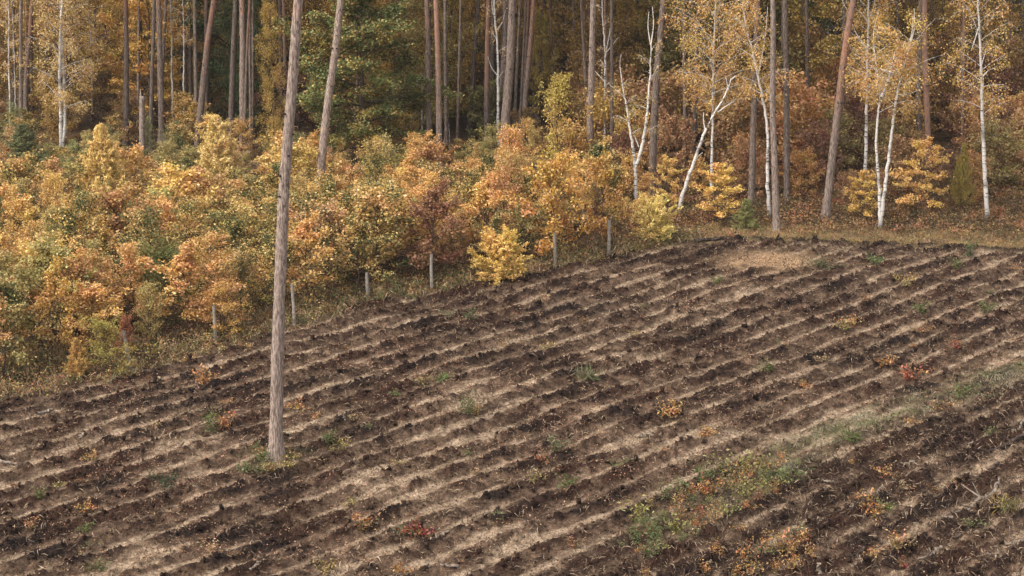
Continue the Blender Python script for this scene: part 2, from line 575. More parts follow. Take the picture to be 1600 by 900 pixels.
def crown(st, lf, axes, rng, n1, hb, length, elev, curve, n2, nleaf, size, spread, aspect=.6, up=.6, sub=.45, subcurve=0., r1=.018, bias=1.0, flat=1.0, spiky=False, ztop=None, jag=.25):
    """Branches along the stems in AXES (arrays of points), leaves along their sub-branches."""
    for A in axes:
        zs = A[:, 2]
        z0, z1 = max(hb, zs[0]), (zs[-1] if ztop is None else min(ztop, zs[-1]))
        for k in range(n1):
            f = (k + rng.uniform(.1, .9)) / n1
            f = f ** bias
            z = z0 + (z1 - z0) * f
            p = np.array([np.interp(z, zs, A[:, 0]), np.interp(z, zs, A[:, 1]), z])
            az = k * 2.399 + rng.uniform(-.5, .5)
            e = elev(f) + rng.uniform(-.15, .15)
            d = np.array([math.cos(az) * math.cos(e), math.sin(az) * math.cos(e), math.sin(e)])
            L = length(f) * rng.uniform(.95 - jag, .95 + jag)
            B = limb(p, d, L, rng, 5, curve)
            st.tube(B, np.linspace(r1 * (1.2 - f * .7), r1 * .3, 5), 4)
            if spiky:
                m = int(nleaf * L * 2)
                tt = rng.uniform(.1, 1, m)
                q = np.stack([np.interp(tt, np.linspace(0, 1, 5), B[:, c]) for c in range(3)], 1)
                dd = B[-1] - B[0]; dd /= np.linalg.norm(dd)
                lf.leaves(q + rng.standard_normal((m, 3)) * spread * (1.1 - tt)[:, None], size, rng, aspect, up, direction=dd * 1.4)
            for j in range(n2):
                g = .25 + .75 * (j + rng.uniform(0, 1)) / n2
                p2 = np.array([np.interp(g, np.linspace(0, 1, 5), B[:, c]) for c in range(3)])
                d2 = d + rng.standard_normal(3) * (.75 if not spiky else .45) * np.array([1, 1, .6 * flat])
                if subcurve < 0:
                    d2[2] += subcurve * .5
                d2 /= np.linalg.norm(d2)
                L2 = L * sub * rng.uniform(.6, 1.2) * (1.15 - .5 * g)
                C = limb(p2, d2, L2, rng, 4, subcurve)
                st.tube(C, np.linspace(r1 * .35, r1 * .12, 4), 3)
                m = max(3, int(nleaf * rng.uniform(.6, 1.3)))
                tt = rng.uniform(.15, 1.05, m)
                q = np.stack([np.interp(tt, np.linspace(0, 1, 4), C[:, c]) for c in range(3)], 1)
                sp = rng.standard_normal((m, 3)) * spread * np.array([1, 1, .7 * flat])
                lf.leaves(q + sp, size, rng, aspect, up, direction=(d2 * 1.2 if spiky else None))


def stem_axis(H, rng, wob=.05, lean=0.0, n=9):
    z = np.linspace(0, H, n)
    a = rng.uniform(0, 6.28)
    x = np.cumsum(rng.standard_normal(n)) * wob * H / n + lean * z * math.cos(a)
    y = np.cumsum(rng.standard_normal(n)) * wob * H / n + lean * z * math.sin(a)
    return np.stack([x - x[0], y - y[0], z], 1)


def proto(kind, seed):
    """Stem and crown meshes of one plant of the kind, its foot at the origin. Returns (stem, crown, height)."""
    rng = np.random.default_rng(seed)
    st, lf = MB(), MB()
    if kind == 'oak_sapling':
        H = rng.uniform(2.6, 3.2); A = stem_axis(H, rng, .12)
        crown(st, lf, [A], rng, 17, .45, lambda f: .35 + 1.0 * math.sin(math.pi * (.22 + .72 * f)), lambda f: .15 + .9 * f, .25, 6, 46, .098, .10, .7, .65, jag=.5)
        crown(st, lf, [A], rng, 7, H * .55, lambda f: .75, lambda f: 1.15, .2, 3, 14, .09, .05, .6, .5, sub=.3, r1=.01, jag=.4)
    elif kind == 'bushy_sapling':
        H = rng.uniform(2.3, 2.8); A = stem_axis(H, rng, .1)
        crown(st, lf, [A], rng, 22, .15, lambda f: .45 + .85 * math.sin(math.pi * (.25 + .65 * f)), lambda f: .35 + .8 * f, .3, 6, 40, .078, .085, .55, .5, jag=.5)
        crown(st, lf, [A], rng, 9, H * .5, lambda f: .8, lambda f: 1.15, .2, 3, 14, .075, .04, .5, .5, sub=.3, r1=.01, jag=.4)
    elif kind == 'birch_sapling':
        H = rng.uniform(3.0, 3.8); A = stem_axis(H, rng, .1)
        crown(st, lf, [A], rng, 26, .3, lambda f: .3 + .7 * math.sin(math.pi * (.2 + .75 * f)), lambda f: .7 + .4 * f, .1, 5, 38, .072, .09, .6, .4, jag=.5)
    elif kind == 'larch':
        H = 3.9; A = stem_axis(H, rng, .03)
        crown(st, lf, [A], rng, 78, .15, lambda f: .2 + 1.5 * (1 - f) ** .8, lambda f: .3 + .75 * f, .6, 6, 46, .12, .05, .34, .3, sub=.42, r1=.014, spiky=True)
    elif kind == 'spiky_bush':
        H = 1.5; A = stem_axis(H, rng, .05)
        crown(st, lf, [A], rng, 56, .06, lambda f: .6 + .75 * math.sin(math.pi * (.1 + .75 * f)), lambda f: .15 + 1.0 * f, .3, 5, 40, .10, .05, .4, .4, sub=.4, r1=.012, spiky=True)
    elif kind == 'spruce':
        H = 3.0; A = stem_axis(H, rng, .02)
        crown(st, lf, [A], rng, 70, .1, lambda f: .15 + 1.35 * (1 - f), lambda f: -.1 + .5 * f, .25, 6, 60, .10, .045, .26, .4, sub=.42, r1=.012, spiky=True)
    elif kind == 'beech':
        H = 3.6; A = stem_axis(H, rng, .06)
        crown(st, lf, [A], rng, 22, .5, lambda f: .25 + 1.25 * math.sin(math.pi * (.3 + .66 * f)), lambda f: .1 + .7 * f, -.3, 7, 40, .12, .09, .6, .65, flat=.75)
    elif kind == 'shrub':
        H = rng.uniform(3.0, 3.8); A = stem_axis(H, rng, .12)
        crown(st, lf, [A], rng, 22, .1, lambda f: .7 + 1.2 * math.sin(math.pi * (.2 + .7 * f)), lambda f: .2 + .8 * f, .2, 7, 34, .145, .15, .65, .6)
    elif kind == 'golden_tree':
        H = rng.uniform(10.5, 13); A = stem_axis(H, rng, .06)
        st.tube(A, np.linspace(.11, .03, 9), 6)
        crown(st, lf, [A], rng, 46, 1.0, lambda f: .7 + 1.9 * math.sin(math.pi * (.12 + .82 * f)), lambda f: .35 + .5 * f, -.35, 9, 40, .12, .2, .62, .5, subcurve=-.9, r1=.035, bias=1.15)
    elif kind == 'round_tree':
        H = rng.uniform(8.5, 10.5); A = stem_axis(H, rng, .1)
        st.tube(A, np.linspace(.13, .03, 9), 6)
        crown(st, lf, [A], rng, 34, 1.1, lambda f: .9 + 2.2 * math.sin(math.pi * (.15 + .8 * f)), lambda f: .1 + .7 * f, .1, 9, 46, .15, .2, .7, .8, r1=.04, flat=.6)
    elif kind == 'big_oak':
        H = 11.5; A = stem_axis(H, rng, .08)
        st.tube(A, np.linspace(.24, .05, 9), 8)
        crown(st, lf, [A], rng, 46, .9, lambda f: 1.0 + 3.3 * math.sin(math.pi * (.2 + .77 * f)) ** .8, lambda f: -.05 + .75 * f, .12, 12, 130, .16, .26, .75, .8, r1=.06, flat=.5)
    elif kind == 'weed':
        H = .5
        for k in range(9):
            a = rng.uniform(0, 6.28); e = rng.uniform(.5, 1.3)
            B = limb(rng.standard_normal(3) * .05 * np.array([1, 1, 0]), [math.cos(a) * math.cos(e), math.sin(a) * math.cos(e), math.sin(e)], rng.uniform(.25, .55), rng, 4, -.2)
            st.tube(B, np.linspace(.006, .002, 4), 3)
            m = 26; tt = rng.uniform(.2, 1, m)
            q = np.stack([np.interp(tt, np.linspace(0, 1, 4), B[:, c]) for c in range(3)], 1)
            lf.leaves(q + rng.standard_normal((m, 3)) * .05, .07, rng, .55, .6)
        return st, lf, H
    elif kind == 'grass_clump':
        m = 150
        a = rng.uniform(0, 6.28, m); r = np.abs(rng.standard_normal(m)) * .12
        p = np.stack([np.cos(a) * r, np.sin(a) * r, rng.uniform(.05, .16, m)], 1)
        d = np.stack([np.cos(a) * .6, np.sin(a) * .6, np.ones(m)], 1)
        lf.leaves(p, .2, rng, .07, .0, direction=d * .9)
        B = np.array([[0, 0, -.05], [.01, 0, .1], [.03, .01, .22]])
        st.tube(B, [.004, .003, .001], 3)
        return st, lf, .3
    elif kind == 'herb':
        for k in range(5):
            p0 = rng.standard_normal(3) * .09 * np.array([1, 1, 0])
            B = limb(p0, [rng.normal() * .2, rng.normal() * .2, 1], rng.uniform(.45, .85), rng, 5, 0, .25)
            st.tube(B, np.linspace(.007, .002, 5), 3)
            m = 46; tt = rng.uniform(.15, 1, m)
            q = np.stack([np.interp(tt, np.linspace(0, 1, 5), B[:, c]) for c in range(3)], 1)
            lf.leaves(q + rng.standard_normal((m, 3)) * .07, .075, rng, .5, .3)
        return st, lf, .7
    if kind in ('golden_tree', 'round_tree', 'big_oak'):
        return st, lf, H
    st.tube(A, np.linspace(.03, .008, 9), 5)
    return st, lf, A[-1, 2]


PROTO = {}


def get_proto(kind, variant, leaf_mat):
    key = (kind, variant, leaf_mat.name)
    if key not in PROTO:
        st, lf, H = proto(kind, 100 + 13 * variant + sum(map(ord, kind)))
        PROTO[key] = (st.mesh('trunk', M_STEM, 'tint'), lf.mesh('crown', leaf_mat), H)
    return PROTO[key]


def plant(name, kind, variant, leaf_mat, color, x, y, height=None, rz=None, wide=1.0, label=None, cat=None, group=None, sink=.03, parts=('trunk', 'crown')):
    ms, ml, H = get_proto(kind, variant, leaf_mat)
    root = thing(name, label, cat or name.replace('_', ' '), (x, y, gz(x, y) - sink), group)
    s = 1 if height is None else height / H
    root.scale = (s * wide, s * wide, s)
    root.rotation_euler = (0, 0, random.uniform(0, 6.28) if rz is None else rz)
    a = bpy.data.objects.new(parts[0], ms); b_ = bpy.data.objects.new(parts[1], ml)
    for o in (a, b_):
        COL.objects.link(o); o.parent = root
    b_.color = (*leafc(color), 1)
    root['_top'] = 0.0
    THINGS.append(dict(o=root, kind=name, h=(height or H), color=color, x=x, y=y))
    return root


def leafc(c):                        # leaf albedo: light passes through several leaves and reddens, so start yellower
    r, g, b = c
    k = float(np.interp(g / r, [.3, .4, .58, .8], [1.38, 1.30, 1.06, 1.0]))
    return (min(.9, r * 1.05), min(.8, g * k), min(.6, b * (.95 + (k - 1) * .3)))


def jit(c, k=.12):
    v = 1 + random.uniform(-k, k)
    return tuple(max(.005, x * v * (1 + random.uniform(-k, k) * .5)) for x in c)


# ------------------------------------------------------------------ trunks read off the photograph, each stood on its own spot
def trunk_points(path, Y, H):
    """Photo polyline (top to foot) at distance Y, carried on upwards to a tree of height H."""
    p = [AT(x, y, Y) for x, y in path[::-1]]
    p[0][2] = -.15
    p = np.array(p)
    d = p[-1] - p[-2]
    d = d / max(1e-6, np.linalg.norm(d))
    d = d * .6 + np.array([0, 0, .4]); d /= np.linalg.norm(d)
    if H > p[-1][2] + .5:
        k = (H - p[-1][2]) / d[2]
        p = np.vstack([p, p[-1] + d * k * .5, p[-1] + d * k * .98 + np.array([0, 0, .02 * k])])
    return p


NEEDLE_COL = lin(70, 84, 52)


def pine(path, wpx, ybase, label, tone=1.0, orange_from=99, H=None, name='pine_tree', group=None, cat='pine tree'):
    """ORANGE_FROM: height in metres above which the bark turns to orange flakes."""
    xb = path[-1][0]
    base = G(xb, ybase)
    path = path[:-1] + [(xb, ybase)] if path[-1][1] >= ybase - 40 else path + [(xb + (path[-1][0] - path[-2][0]) * .05, ybase)]
    Y = base[1]
    rng = np.random.default_rng(int(xb * 7 + ybase))
    H = H or rng.uniform(19, 23)
    P = trunk_points(path, Y, H)
    n = 90
    A = resample(P, n)
    # gentle wander of the stem
    A[:, 0] += .05 * np.interp(np.linspace(0, 1, n), np.linspace(0, 1, 8), rng.standard_normal(8)) * np.linspace(0, 1, n)
    root = thing(name, label, cat, (A[0, 0], A[0, 1], gz(A[0, 0], A[0, 1])), group)
    A = A - np.array([A[0, 0], A[0, 1], 0])
    A[:, 2] += 0
    r0 = wpx / SC(Y) / 2
    z = A[:, 2]
    rad = r0 * (1.03 - .68 * np.clip(z / H, 0, 1)) * (1 + .75 * np.exp(-np.clip(z, 0, 9) / .26))
    tint = sstep(orange_from - 1.5, orange_from + 2.5, z + .7 * rng.standard_normal(n))
    st = MB()
    st.tube(A, rad, 14, tint, .03, rng)
    for k in range(26):                                   # stubs where dead branches broke off
        i = rng.integers(18, 62)
        a = rng.uniform(0, 6.28)
        d = np.array([math.cos(a), math.sin(a), .15])
        st.tube([A[i] + d * rad[i] * .8, A[i] + d * (rad[i] + rng.uniform(.02, .10))], [rad[i] * .22, rad[i] * .16], 6, np.array([2., 2.]))
    o = st.obj('trunk', M_PINE, root, 'tint', True)
    o.color = (tone, tone * .98, tone * .96, 1)
    st2, lf = MB(), MB()
    crown(st2, lf, [A], rng, 15, H * (.78 if Y < 92 else .66), lambda f: 1.0 + 2.2 * math.sin(math.pi * (.25 + .65 * f)), lambda f: .1 + .5 * f, .3, 5, 15, .5, .3, .25, .5, r1=.05)
    c = lf.obj('crown', M_NEEDLE, root); c.color = (*NEEDLE_COL, 1)
    lb = st2.obj('limbs', M_PINE, root, 'tint'); lb.color = (.8, .75, .7, 1)
    return root


def birch(paths, wpx, ybase, label, crown_z=(4, 12), ccol=lin(196, 146, 62), n1=20, spread=1.0, dens=26, H=11.0, group=None, cat='birch tree', limbs=(), grow=True, name='birch_tree', tone=1.0):
    """PATHS: photo polylines of the stems, top to foot; LIMBS: thinner bare limbs drawn the same way."""
    base = G(paths[0][-1][0], ybase)
    Y = base[1]
    rng = np.random.default_rng(int(paths[0][-1][0] * 5 + ybase))
    st, lf = MB(), MB()
    axes = []
    X0 = AT(paths[0][-1][0], ybase, Y)[0]
    for i, path in enumerate(paths):
        if i == 0:
            path = path[:-1] + [(path[-1][0], ybase)]
        p = np.array([AT(x, y, Y) for x, y in path[::-1]])
        if i == 0:
            p[0, 2] = -.1
        if i:
            p[1:, 1] += rng.uniform(-.35, .35) * np.linspace(.3, 1, len(p) - 1)
        if grow and H > p[-1, 2] + .6:
            d = p[-1] - p[-2]; d /= np.linalg.norm(d); d = d * .5 + np.array([0, 0, .5]); d /= np.linalg.norm(d)
            k = (H * (1 if i == 0 else rng.uniform(.75, 1)) - p[-1, 2])
            if k > .5:
                p = np.vstack([p, p[-1] + d * k * .5, p[-1] + d * k])
        A = resample(p, 44)
        for _ in range(4):
            A[1:-1] = .25 * A[:-2] + .5 * A[1:-1] + .25 * A[2:]
        A[1:-1, 0] += .012 * rng.standard_normal(42)
        A -= np.array([X0, Y, 0])
        r0 = wpx / SC(Y) / 2 * (.86 if i == 0 else .72)
        zz = A[:, 2]
        rad = r0 * np.linspace(1.1, .28, 44) * (1 + (.4 * np.exp(-np.clip(zz, 0, 9) / .25) if i == 0 else 0))
        tint = np.clip(1.0 * np.exp(-np.clip(zz, 0, 9) / .45) if i == 0 else np.zeros(44), 0, 1) + .55 * (rng.uniform(0, 1, 44) > .86)
        st.tube(A, rad, 9, np.clip(tint, 0, 1), .05, rng)
        axes.append(A)
    for path in limbs:
        p = np.array([AT(x, y, Y) for x, y in path]) - np.array([X0, Y, 0])
        p[1:, 1] += rng.uniform(-.5, .5) * np.linspace(.2, 1, len(p) - 1)
        p = resample(p, 10)
        for _ in range(2):
            p[1:-1] = .25 * p[:-2] + .5 * p[1:-1] + .25 * p[2:]
        st.tube(p, np.linspace(.16, .05, 10) * wpx / SC(Y), 6)
    if n1:
        crown(st, lf, axes, rng, max(4, n1 // len(axes)), crown_z[0], lambda f: spread * (.5 + 1.0 * math.sin(math.pi * (.2 + .7 * f))), lambda f: .6 + .3 * f, -.5, 8, int(dens * .8), .085, .13, .7, .35, subcurve=-1.6, r1=.016, sub=.6, ztop=crown_z[1])
    root = thing(name, label, cat, (X0, Y, gz(X0, Y)), group)
    o = st.obj('trunk', M_BIRCH, root, 'tint', True)
    o.color = (tone, tone, tone, 1)
    if n1:
        c = lf.obj('crown', M_LEAF, root); c.color = (*leafc(ccol), 1)
    return root


# the two pines left standing in front, then the forest's pines from left to right
pine([(468, 0), (457, 150), (445, 300), (438, 450), (433, 600), (431, 723)], 20.5, 723, 'tall lone pine trunk standing in the ploughed field', 1.12, 14.5, 26)
pine([(533, 0), (522, 90), (513, 150), (505, 220), (500, 290), (497, 330)], 13.5, 335, 'leaning grey pine rising from the thicket beside the big green oak', 1.15, 99, 25)
PINES = [
    ([(51, 0), (46, 60), (41, 120), (39, 197)], 8, 215, 'reddish dark pine left of the golden double-stemmed birch', .62, 4),
    ([(196, 0), (197, 80), (197, 217)], 9, 232, 'dark pine with tan upper bark behind the tall golden larch', .5, 6),
    ([(218, 0), (218, 43), (219, 150)], 9, 175, 'almost black far pine right of the tan-topped dark pine', .42, 99),
    ([(248, 0), (250, 100), (253, 205)], 9.5, 225, 'pale pinkish pine right of the broken snag', .95, 7),
    ([(336, 0), (324, 70), (319, 120), (312, 190), (307, 233)], 11, 245, 'pine bending left at its dark foot with orange upper bark', .62, 5),
    ([(368, 0), (364, 100), (360, 207)], 10, 228, 'dark grey pine close beside a pale pinkish pine', .52, 99),
    ([(378, 0), (379, 100), (380, 213)], 11, 232, 'pale pinkish pine close beside a dark grey pine', 1.05, 7),
    ([(436, 0), (434, 70), (433, 140)], 8, 170, 'thin far pine left of the lone field pine top', .7, 4),
    ([(621, 0), (621, 80), (623, 150)], 8, 180, 'orange-brown pine standing behind the green oak', .75, 2),
    ([(667, 0), (669, 60), (669, 140), (672, 240)], 10, 258, 'grey-brown pine paired with a pinkish pine right of the oak', .75, 7),
    ([(681, 0), (684, 80), (685, 160), (687, 253)], 9.5, 268, 'pinkish pine paired with a grey-brown pine right of the oak', .98, 4),
    ([(747, 0), (742, 70), (733, 187)], 7.5, 205, 'slim grey pine leaning right behind the orange thicket', .65, 99),
    ([(762, 0), (761, 100), (760, 220)], 9, 235, 'reddish-brown straight pine left of a twiggy white birch', .7, 3),
    ([(801, 0), (797, 100), (790, 180), (786, 240)], 15, 262, 'thick grey pine right of a twiggy white birch', .82, 99),
    ([(835, 0), (828, 80), (822, 140), (817, 197)], 8.5, 220, 'slim orange-brown pine left of the yellow-green maple', .85, 4),
    ([(852, 0), (852, 53), (853, 120)], 5, 150, 'very thin pale pine top above the yellow-green maple', .95, 99),
    ([(897, 0), (893, 80), (888, 153)], 7, 178, 'slim brown pine right of the yellow-green maple', .7, 99),
    ([(912, 0), (912, 90), (911, 173)], 8.5, 198, 'bright orange-barked pine beside a pale grey pine', 1.0, 1.5),
    ([(927, 0), (925, 100), (923, 180), (921, 235)], 11.5, 275, 'pale grey pine beside the bright orange-barked pine', 1.12, 99),
    ([(961, 0), (956, 60), (952, 100)], 8, 150, 'grey far pine behind the fork-topped white birch', .6, 99),
    ([(997, 0), (993, 80), (990, 117)], 7.5, 170, 'grey far pine above the V-shaped birch', .62, 99),
    ([(1015, 0), (1014, 50), (1012, 100)], 8, 160, 'pinkish far pine above the V-shaped birch', .9, 3),
    ([(1036, 0), (1031, 60), (1026, 110), (1021, 200), (1018, 305)], 12.5, 312, 'brown pine right behind the V-shaped birch', .62, 9),
    ([(1088, 130), (1086, 200), (1082, 250)], 8, 280, 'near-black pine left of the leaning white birch', .35, 99),
    ([(1184, 0), (1181, 60), (1178, 150), (1174, 320)], 10.5, 322, 'grey-brown pine right of the leaning white birch', .7, 8),
    ([(1207, 0), (1207, 170), (1210, 250), (1214, 360)], 11, 360, 'pale grey pine at the field edge beside a white birch', .92, 99),
    ([(1226, 0), (1228, 100), (1229, 215), (1230, 322)], 10, 322, 'dark grey pine right of the pale pine at the field edge', .55, 99),
    ([(1296, 0), (1295, 60), (1295, 105)], 7, 160, 'pinkish grey far pine left of the red-topped leaning pine', .8, 99),
    ([(1332, 0), (1324, 50), (1317, 105), (1311, 160), (1300, 250), (1289, 346)], 13, 346, 'leaning pine with red upper bark and grey foot at the field edge', .85, 5.2),
    ([(1445, 0), (1446, 110), (1449, 180), (1452, 245)], 9.5, 268, 'orange-barked pine behind the yellow beech', .92, .5),
    ([(1437, 60), (1436, 110), (1435, 217)], 9, 240, 'grey pine left of the orange-barked pine', .58, 99),
    ([(1485, 20), (1485, 60), (1486, 100)], 7, 140, 'black far pine left of the rightmost white birch', .4, 99),
    ([(1473, 60), (1473, 110)], 6, 145, 'thin black far pine right of the orange-barked pine', .4, 99),
    ([(1597, 0), (1598, 60), (1598, 110)], 7, 150, 'dark far pine at the right edge of the photo', .45, 99),
    ([(1283, 20), (1282, 90)], 6, 135, 'dark far pine left of the pinkish grey far pine', .42, 99),
]
for p, wp, yb, lb, tone, of in PINES:
    pine(p, wp, yb, lb, tone, of, group='pines of the forest behind the field')

BG = 'birches at the forest edge'
GOLD, GOLD2, PALE = lin(206, 150, 66), lin(186, 128, 52), lin(208, 168, 92)
birch([[(97, 0), (94, 60), (93, 130), (95, 180), (96, 230)], [(98, 110), (100, 160), (102, 190), (97, 228)]], 7, 240, 'golden birch with a doubled white trunk at the left', (2.2, 11), PALE, 44, 1.25, 36, group=BG)
birch([[(14, 40), (13, 90), (15, 140), (16, 215)]], 3.6, 225, 'thin pale birch at the left edge of the photo', (3, 9), PALE, 14, .6, 16, H=9, group=BG)
birch([[(21, 50), (23, 100), (25, 200)]], 3, 215, 'very thin grey birch beside the left edge birch', (4, 9), PALE, 8, .5, 12, H=9, group=BG, tone=.6)
birch([[(135, 0), (141, 40), (143, 100), (144, 160)]], 3.6, 190, 'thin white birch right of the double-trunked birch', (3, 10), PALE, 20, .9, 24, H=10, group=BG, tone=.8)
birch([[(267, 20), (268, 80), (269, 140), (271, 193)]], 4, 210, 'short thin birch beside the pale pinkish pine', (5, 9), GOLD2, 8, .6, 16, H=8, group=BG)
birch([[(287, 60), (287, 140), (288, 207)]], 3.6, 222, 'thin white birch left of the bending pine', (5, 9), GOLD2, 8, .6, 16, H=8, group=BG)
birch([[(587, 0), (588, 20), (590, 50), (592, 75)]], 5, 150, 'white birch stem showing left above the oak crown', (6, 11), GOLD2, 10, .7, 20, group=BG)
birch([[(608, 0), (608, 30), (605, 60), (603, 75)]], 5, 150, 'white birch stem showing right above the oak crown', (6, 11), GOLD2, 10, .7, 20, group=BG)
birch([[(659, 160), (659, 200), (660, 238)]], 4, 245, 'short pale birch stem left of the paired pines', (3, 5), GOLD2, 6, .5, 12, H=5, group=BG)
birch([[(772, 0), (774, 40), (778, 80), (778, 150), (779, 230)]], 5.5, 244, 'white birch with bare twigs left of the thick grey pine', (5, 9), GOLD, 8, .6, 8, H=10, group=BG,
      limbs=[[(775, 50), (786, 35), (790, 15)], [(778, 120), (768, 108), (762, 90)], [(778, 125), (786, 112)], [(773, 30), (768, 10), (770, -10)]])
birch([[(941, 10), (943, 50), (946, 82), (945, 140), (946, 263)]], 5, 270, 'fork-topped white birch right of the pale grey pine', (4, 9), GOLD, 6, .5, 8, H=9, group=BG,
      limbs=[[(946, 84), (952, 60), (956, 25), (955, 5)], [(946, 84), (953, 76), (966, 58)], [(946, 130), (935, 118), (928, 112)]])
birch([[(972, 124), (979, 165), (987, 215), (993, 257), (995, 325)], [(1018, 60), (1016, 110), (1010, 183), (1004, 225), (993, 258)]], 7, 330, 'white birch forked low in a V shape', (3.4, 8.5), lin(176, 146, 74), 12, .6, 12, H=8, group=BG, grow=False,
      limbs=[[(972, 124), (968, 95), (970, 80)], [(1017, 68), (1012, 40), (1014, 15)], [(1017, 68), (1022, 35), (1020, 8)], [(998, 226), (990, 205)]])
birch([[(1143, 122), (1133, 150), (1117, 175), (1102, 203), (1082, 260), (1066, 305), (1060, 336)]], 7.5, 337, 'strongly leaning white birch bare of leaves', (5, 6), GOLD, 0, H=6, group=BG, grow=False,
      limbs=[[(1143, 124), (1150, 118), (1158, 122)], [(1138, 140), (1134, 120)], [(1122, 175), (1136, 165), (1150, 158)], [(1085, 251), (1092, 243), (1098, 238)], [(1102, 203), (1099, 188), (1100, 176)]])
birch([[(1118, 10), (1115, 80), (1114, 160), (1112, 250), (1111, 312)]], 5, 318, 'thin white birch with a big golden crown behind the leaning birch', (4.3, 11), GOLD, 46, 1.5, 40, group=BG)
birch([[(1160, 5), (1168, 50), (1180, 95), (1184, 120), (1195, 165), (1200, 210), (1199, 290), (1203, 336)]], 6.5, 340, 'crooked white birch leaning left beside the pale edge pine', (5.2, 10), GOLD, 22, .9, 26, H=9, group=BG,
      limbs=[[(1184, 120), (1191, 85), (1197, 50), (1200, 10)], [(1195, 165), (1180, 150)]])
birch([[(1357, 0), (1357, 30), (1355, 90), (1355, 150), (1353, 210), (1352, 293)]], 6.5, 300, 'straight white birch left of the many-stemmed birch', (4.8, 10), GOLD, 24, 1.2, 30, group=BG,
      limbs=[[(1354, 78), (1342, 62), (1333, 45), (1326, 20), (1315, 0)], [(1357, 35), (1365, 15), (1368, -10)], [(1357, 40), (1345, 20)], [(1356, 100), (1366, 95), (1370, 97)]])
birch([[(1424, 58), (1419, 80), (1408, 115), (1400, 155), (1390, 230), (1383, 290), (1374, 357)], [(1367, 83), (1372, 115), (1376, 148), (1371, 185), (1369, 230), (1374, 285), (1375, 352)], [(1397, 77), (1392, 105), (1385, 130), (1377, 150)]], 7, 357, 'many-stemmed white birch standing at the field edge', (5.0, 9), GOLD, 36, 1.2, 34, H=9, group=BG,
      limbs=[[(1408, 115), (1395, 100), (1382, 88)], [(1401, 145), (1412, 146), (1425, 144), (1440, 138)], [(1376, 105), (1386, 108), (1400, 110)], [(1424, 60), (1430, 40), (1428, 10)]])
birch([[(1528, 0), (1531, 50), (1532, 90), (1534, 140), (1535, 200), (1538, 250), (1543, 345)]], 8, 346, 'rightmost white birch at the field edge', (4.6, 11), GOLD, 26, 1.2, 28, group=BG,
      limbs=[[(1534, 100), (1541, 80)], [(1535, 120), (1545, 108), (1552, 105)], [(1530, 40), (1522, 65), (1516, 78)]])
for (pth, wp, yb, lb) in [([(1113, 180), (1113, 240), (1112, 300)], 3, 306, 'thin bare birch pole beside the leaning birch foot'),
                          ([(1294, 40), (1293, 70), (1291, 110)], 4, 190, 'short white birch pole behind the red-topped leaning pine'),
                          ([(861, 130), (861, 170), (862, 215)], 3, 235, 'thin bare birch pole inside the yellow-green sapling'),
                          ([(701, 190), (702, 215), (703, 243)], 3, 248, 'short bare birch pole right of the paired pines')]:
    birch([pth], wp, yb, lb, (3, 5), GOLD, 0, H=5, group=BG, grow=False, tone=.85)

# the broken snag
sn = thing('snag', 'broken pale dead trunk with a snapped top at the left', 'dead tree', (*G(222, 246), 0))
Ysn = G(222, 246)[1]
stb = MB()
A = resample([AT(223, 246, Ysn), AT(222, 200, Ysn), AT(222, 150, Ysn)], 24) - np.array([*G(222, 246), 0])
stb.tube(A, np.linspace(.18, .13, 24), 12, np.zeros(24), .06, RNG)
stb.tube([A[-1] + [-.06, 0, -.05], A[-1] + [-.08, 0, .35]], [.06, .01], 6)
stb.obj('trunk', M_PINE, sn, 'tint', True)
stb = MB()
stb.tube(limb(A[12], [.8, .2, .5], .5, RNG, 4), [.03, .02, .015, .01], 5)
stb.obj('broken_limb', M_PINE, sn, 'tint', True)

# ------------------------------------------------------------------ fence posts
PB = [(205, 515, 577), (337, 480, 537), (460, 443, 507), (575, 425, 467), (675, 399, 451), (868, 362, 416), (951, 343, 398)]
PL = ['leftmost leaning fence post, below the small red maple', 'grey fence post in front of an orange bush left of the lone pine', 'greenish grey fence post just right of the lone pine trunk',
      'grey fence post half hidden under orange oak leaves', 'pale crooked fence post between the rust maple and the lone pine', 'grey fence post right of the bright yellow spiky bush', 'rightmost thin fence post under the orange sapling']
PX0 = [192, 334, 456, 573, 674, 867, 952]
for (xb, yt, yb), lb, xt in zip(PB, PL, PX0):
    g = G(xb, yb); rng = np.random.default_rng(xb)
    top = AT(xt, yt, g[1])
    root = thing('fence_post', lb, 'fence post', (g[0], g[1], gz(*g)), 'old fence posts along the thicket')
    mb = MB()
    A = resample([np.array([0, 0, -.2]), np.array([(top[0] - g[0]) * .4 + rng.normal() * .03, 0, top[2] * .5]), np.array([top[0] - g[0], 0, top[2]])], 12)
    r = 2.7 / SC(g[1])
    mb.tube(A, np.linspace(r * 1.08, r * .9, 12), 9, None, .06, rng)
    mb.obj('post', M_POST, root, None, True)

# ------------------------------------------------------------------ named plants
OLIVE, OCHRE, ORANGE, RUST, TAN_, GREEN, DKGREEN, YELL, BROWN, REDB, DKRED = (lin(142, 132, 66), lin(190, 150, 66), lin(204, 134, 68), lin(150, 92, 58), lin(196, 152, 96), lin(98, 112, 62),
    lin(72, 92, 66), lin(222, 176, 66), lin(122, 84, 54), lin(112, 66, 48), lin(92, 54, 44))


def px_plant(name, kind, var, mat, col, xb, yb, hpx, label, cat, wide=1.0, group=None, parts=('trunk', 'crown')):
    g = G(xb, yb)
    top = AT(xb, yb - hpx, g[1])[2]
    return plant(name, kind, var, mat, col, g[0], g[1], top, None, wide, label, cat, group, parts=parts)


FIX = []


def fixed(*a, **k):
    r = px_plant(*a, **k)
    FIX.append((a[5], a[6], a[7], r))
    return r


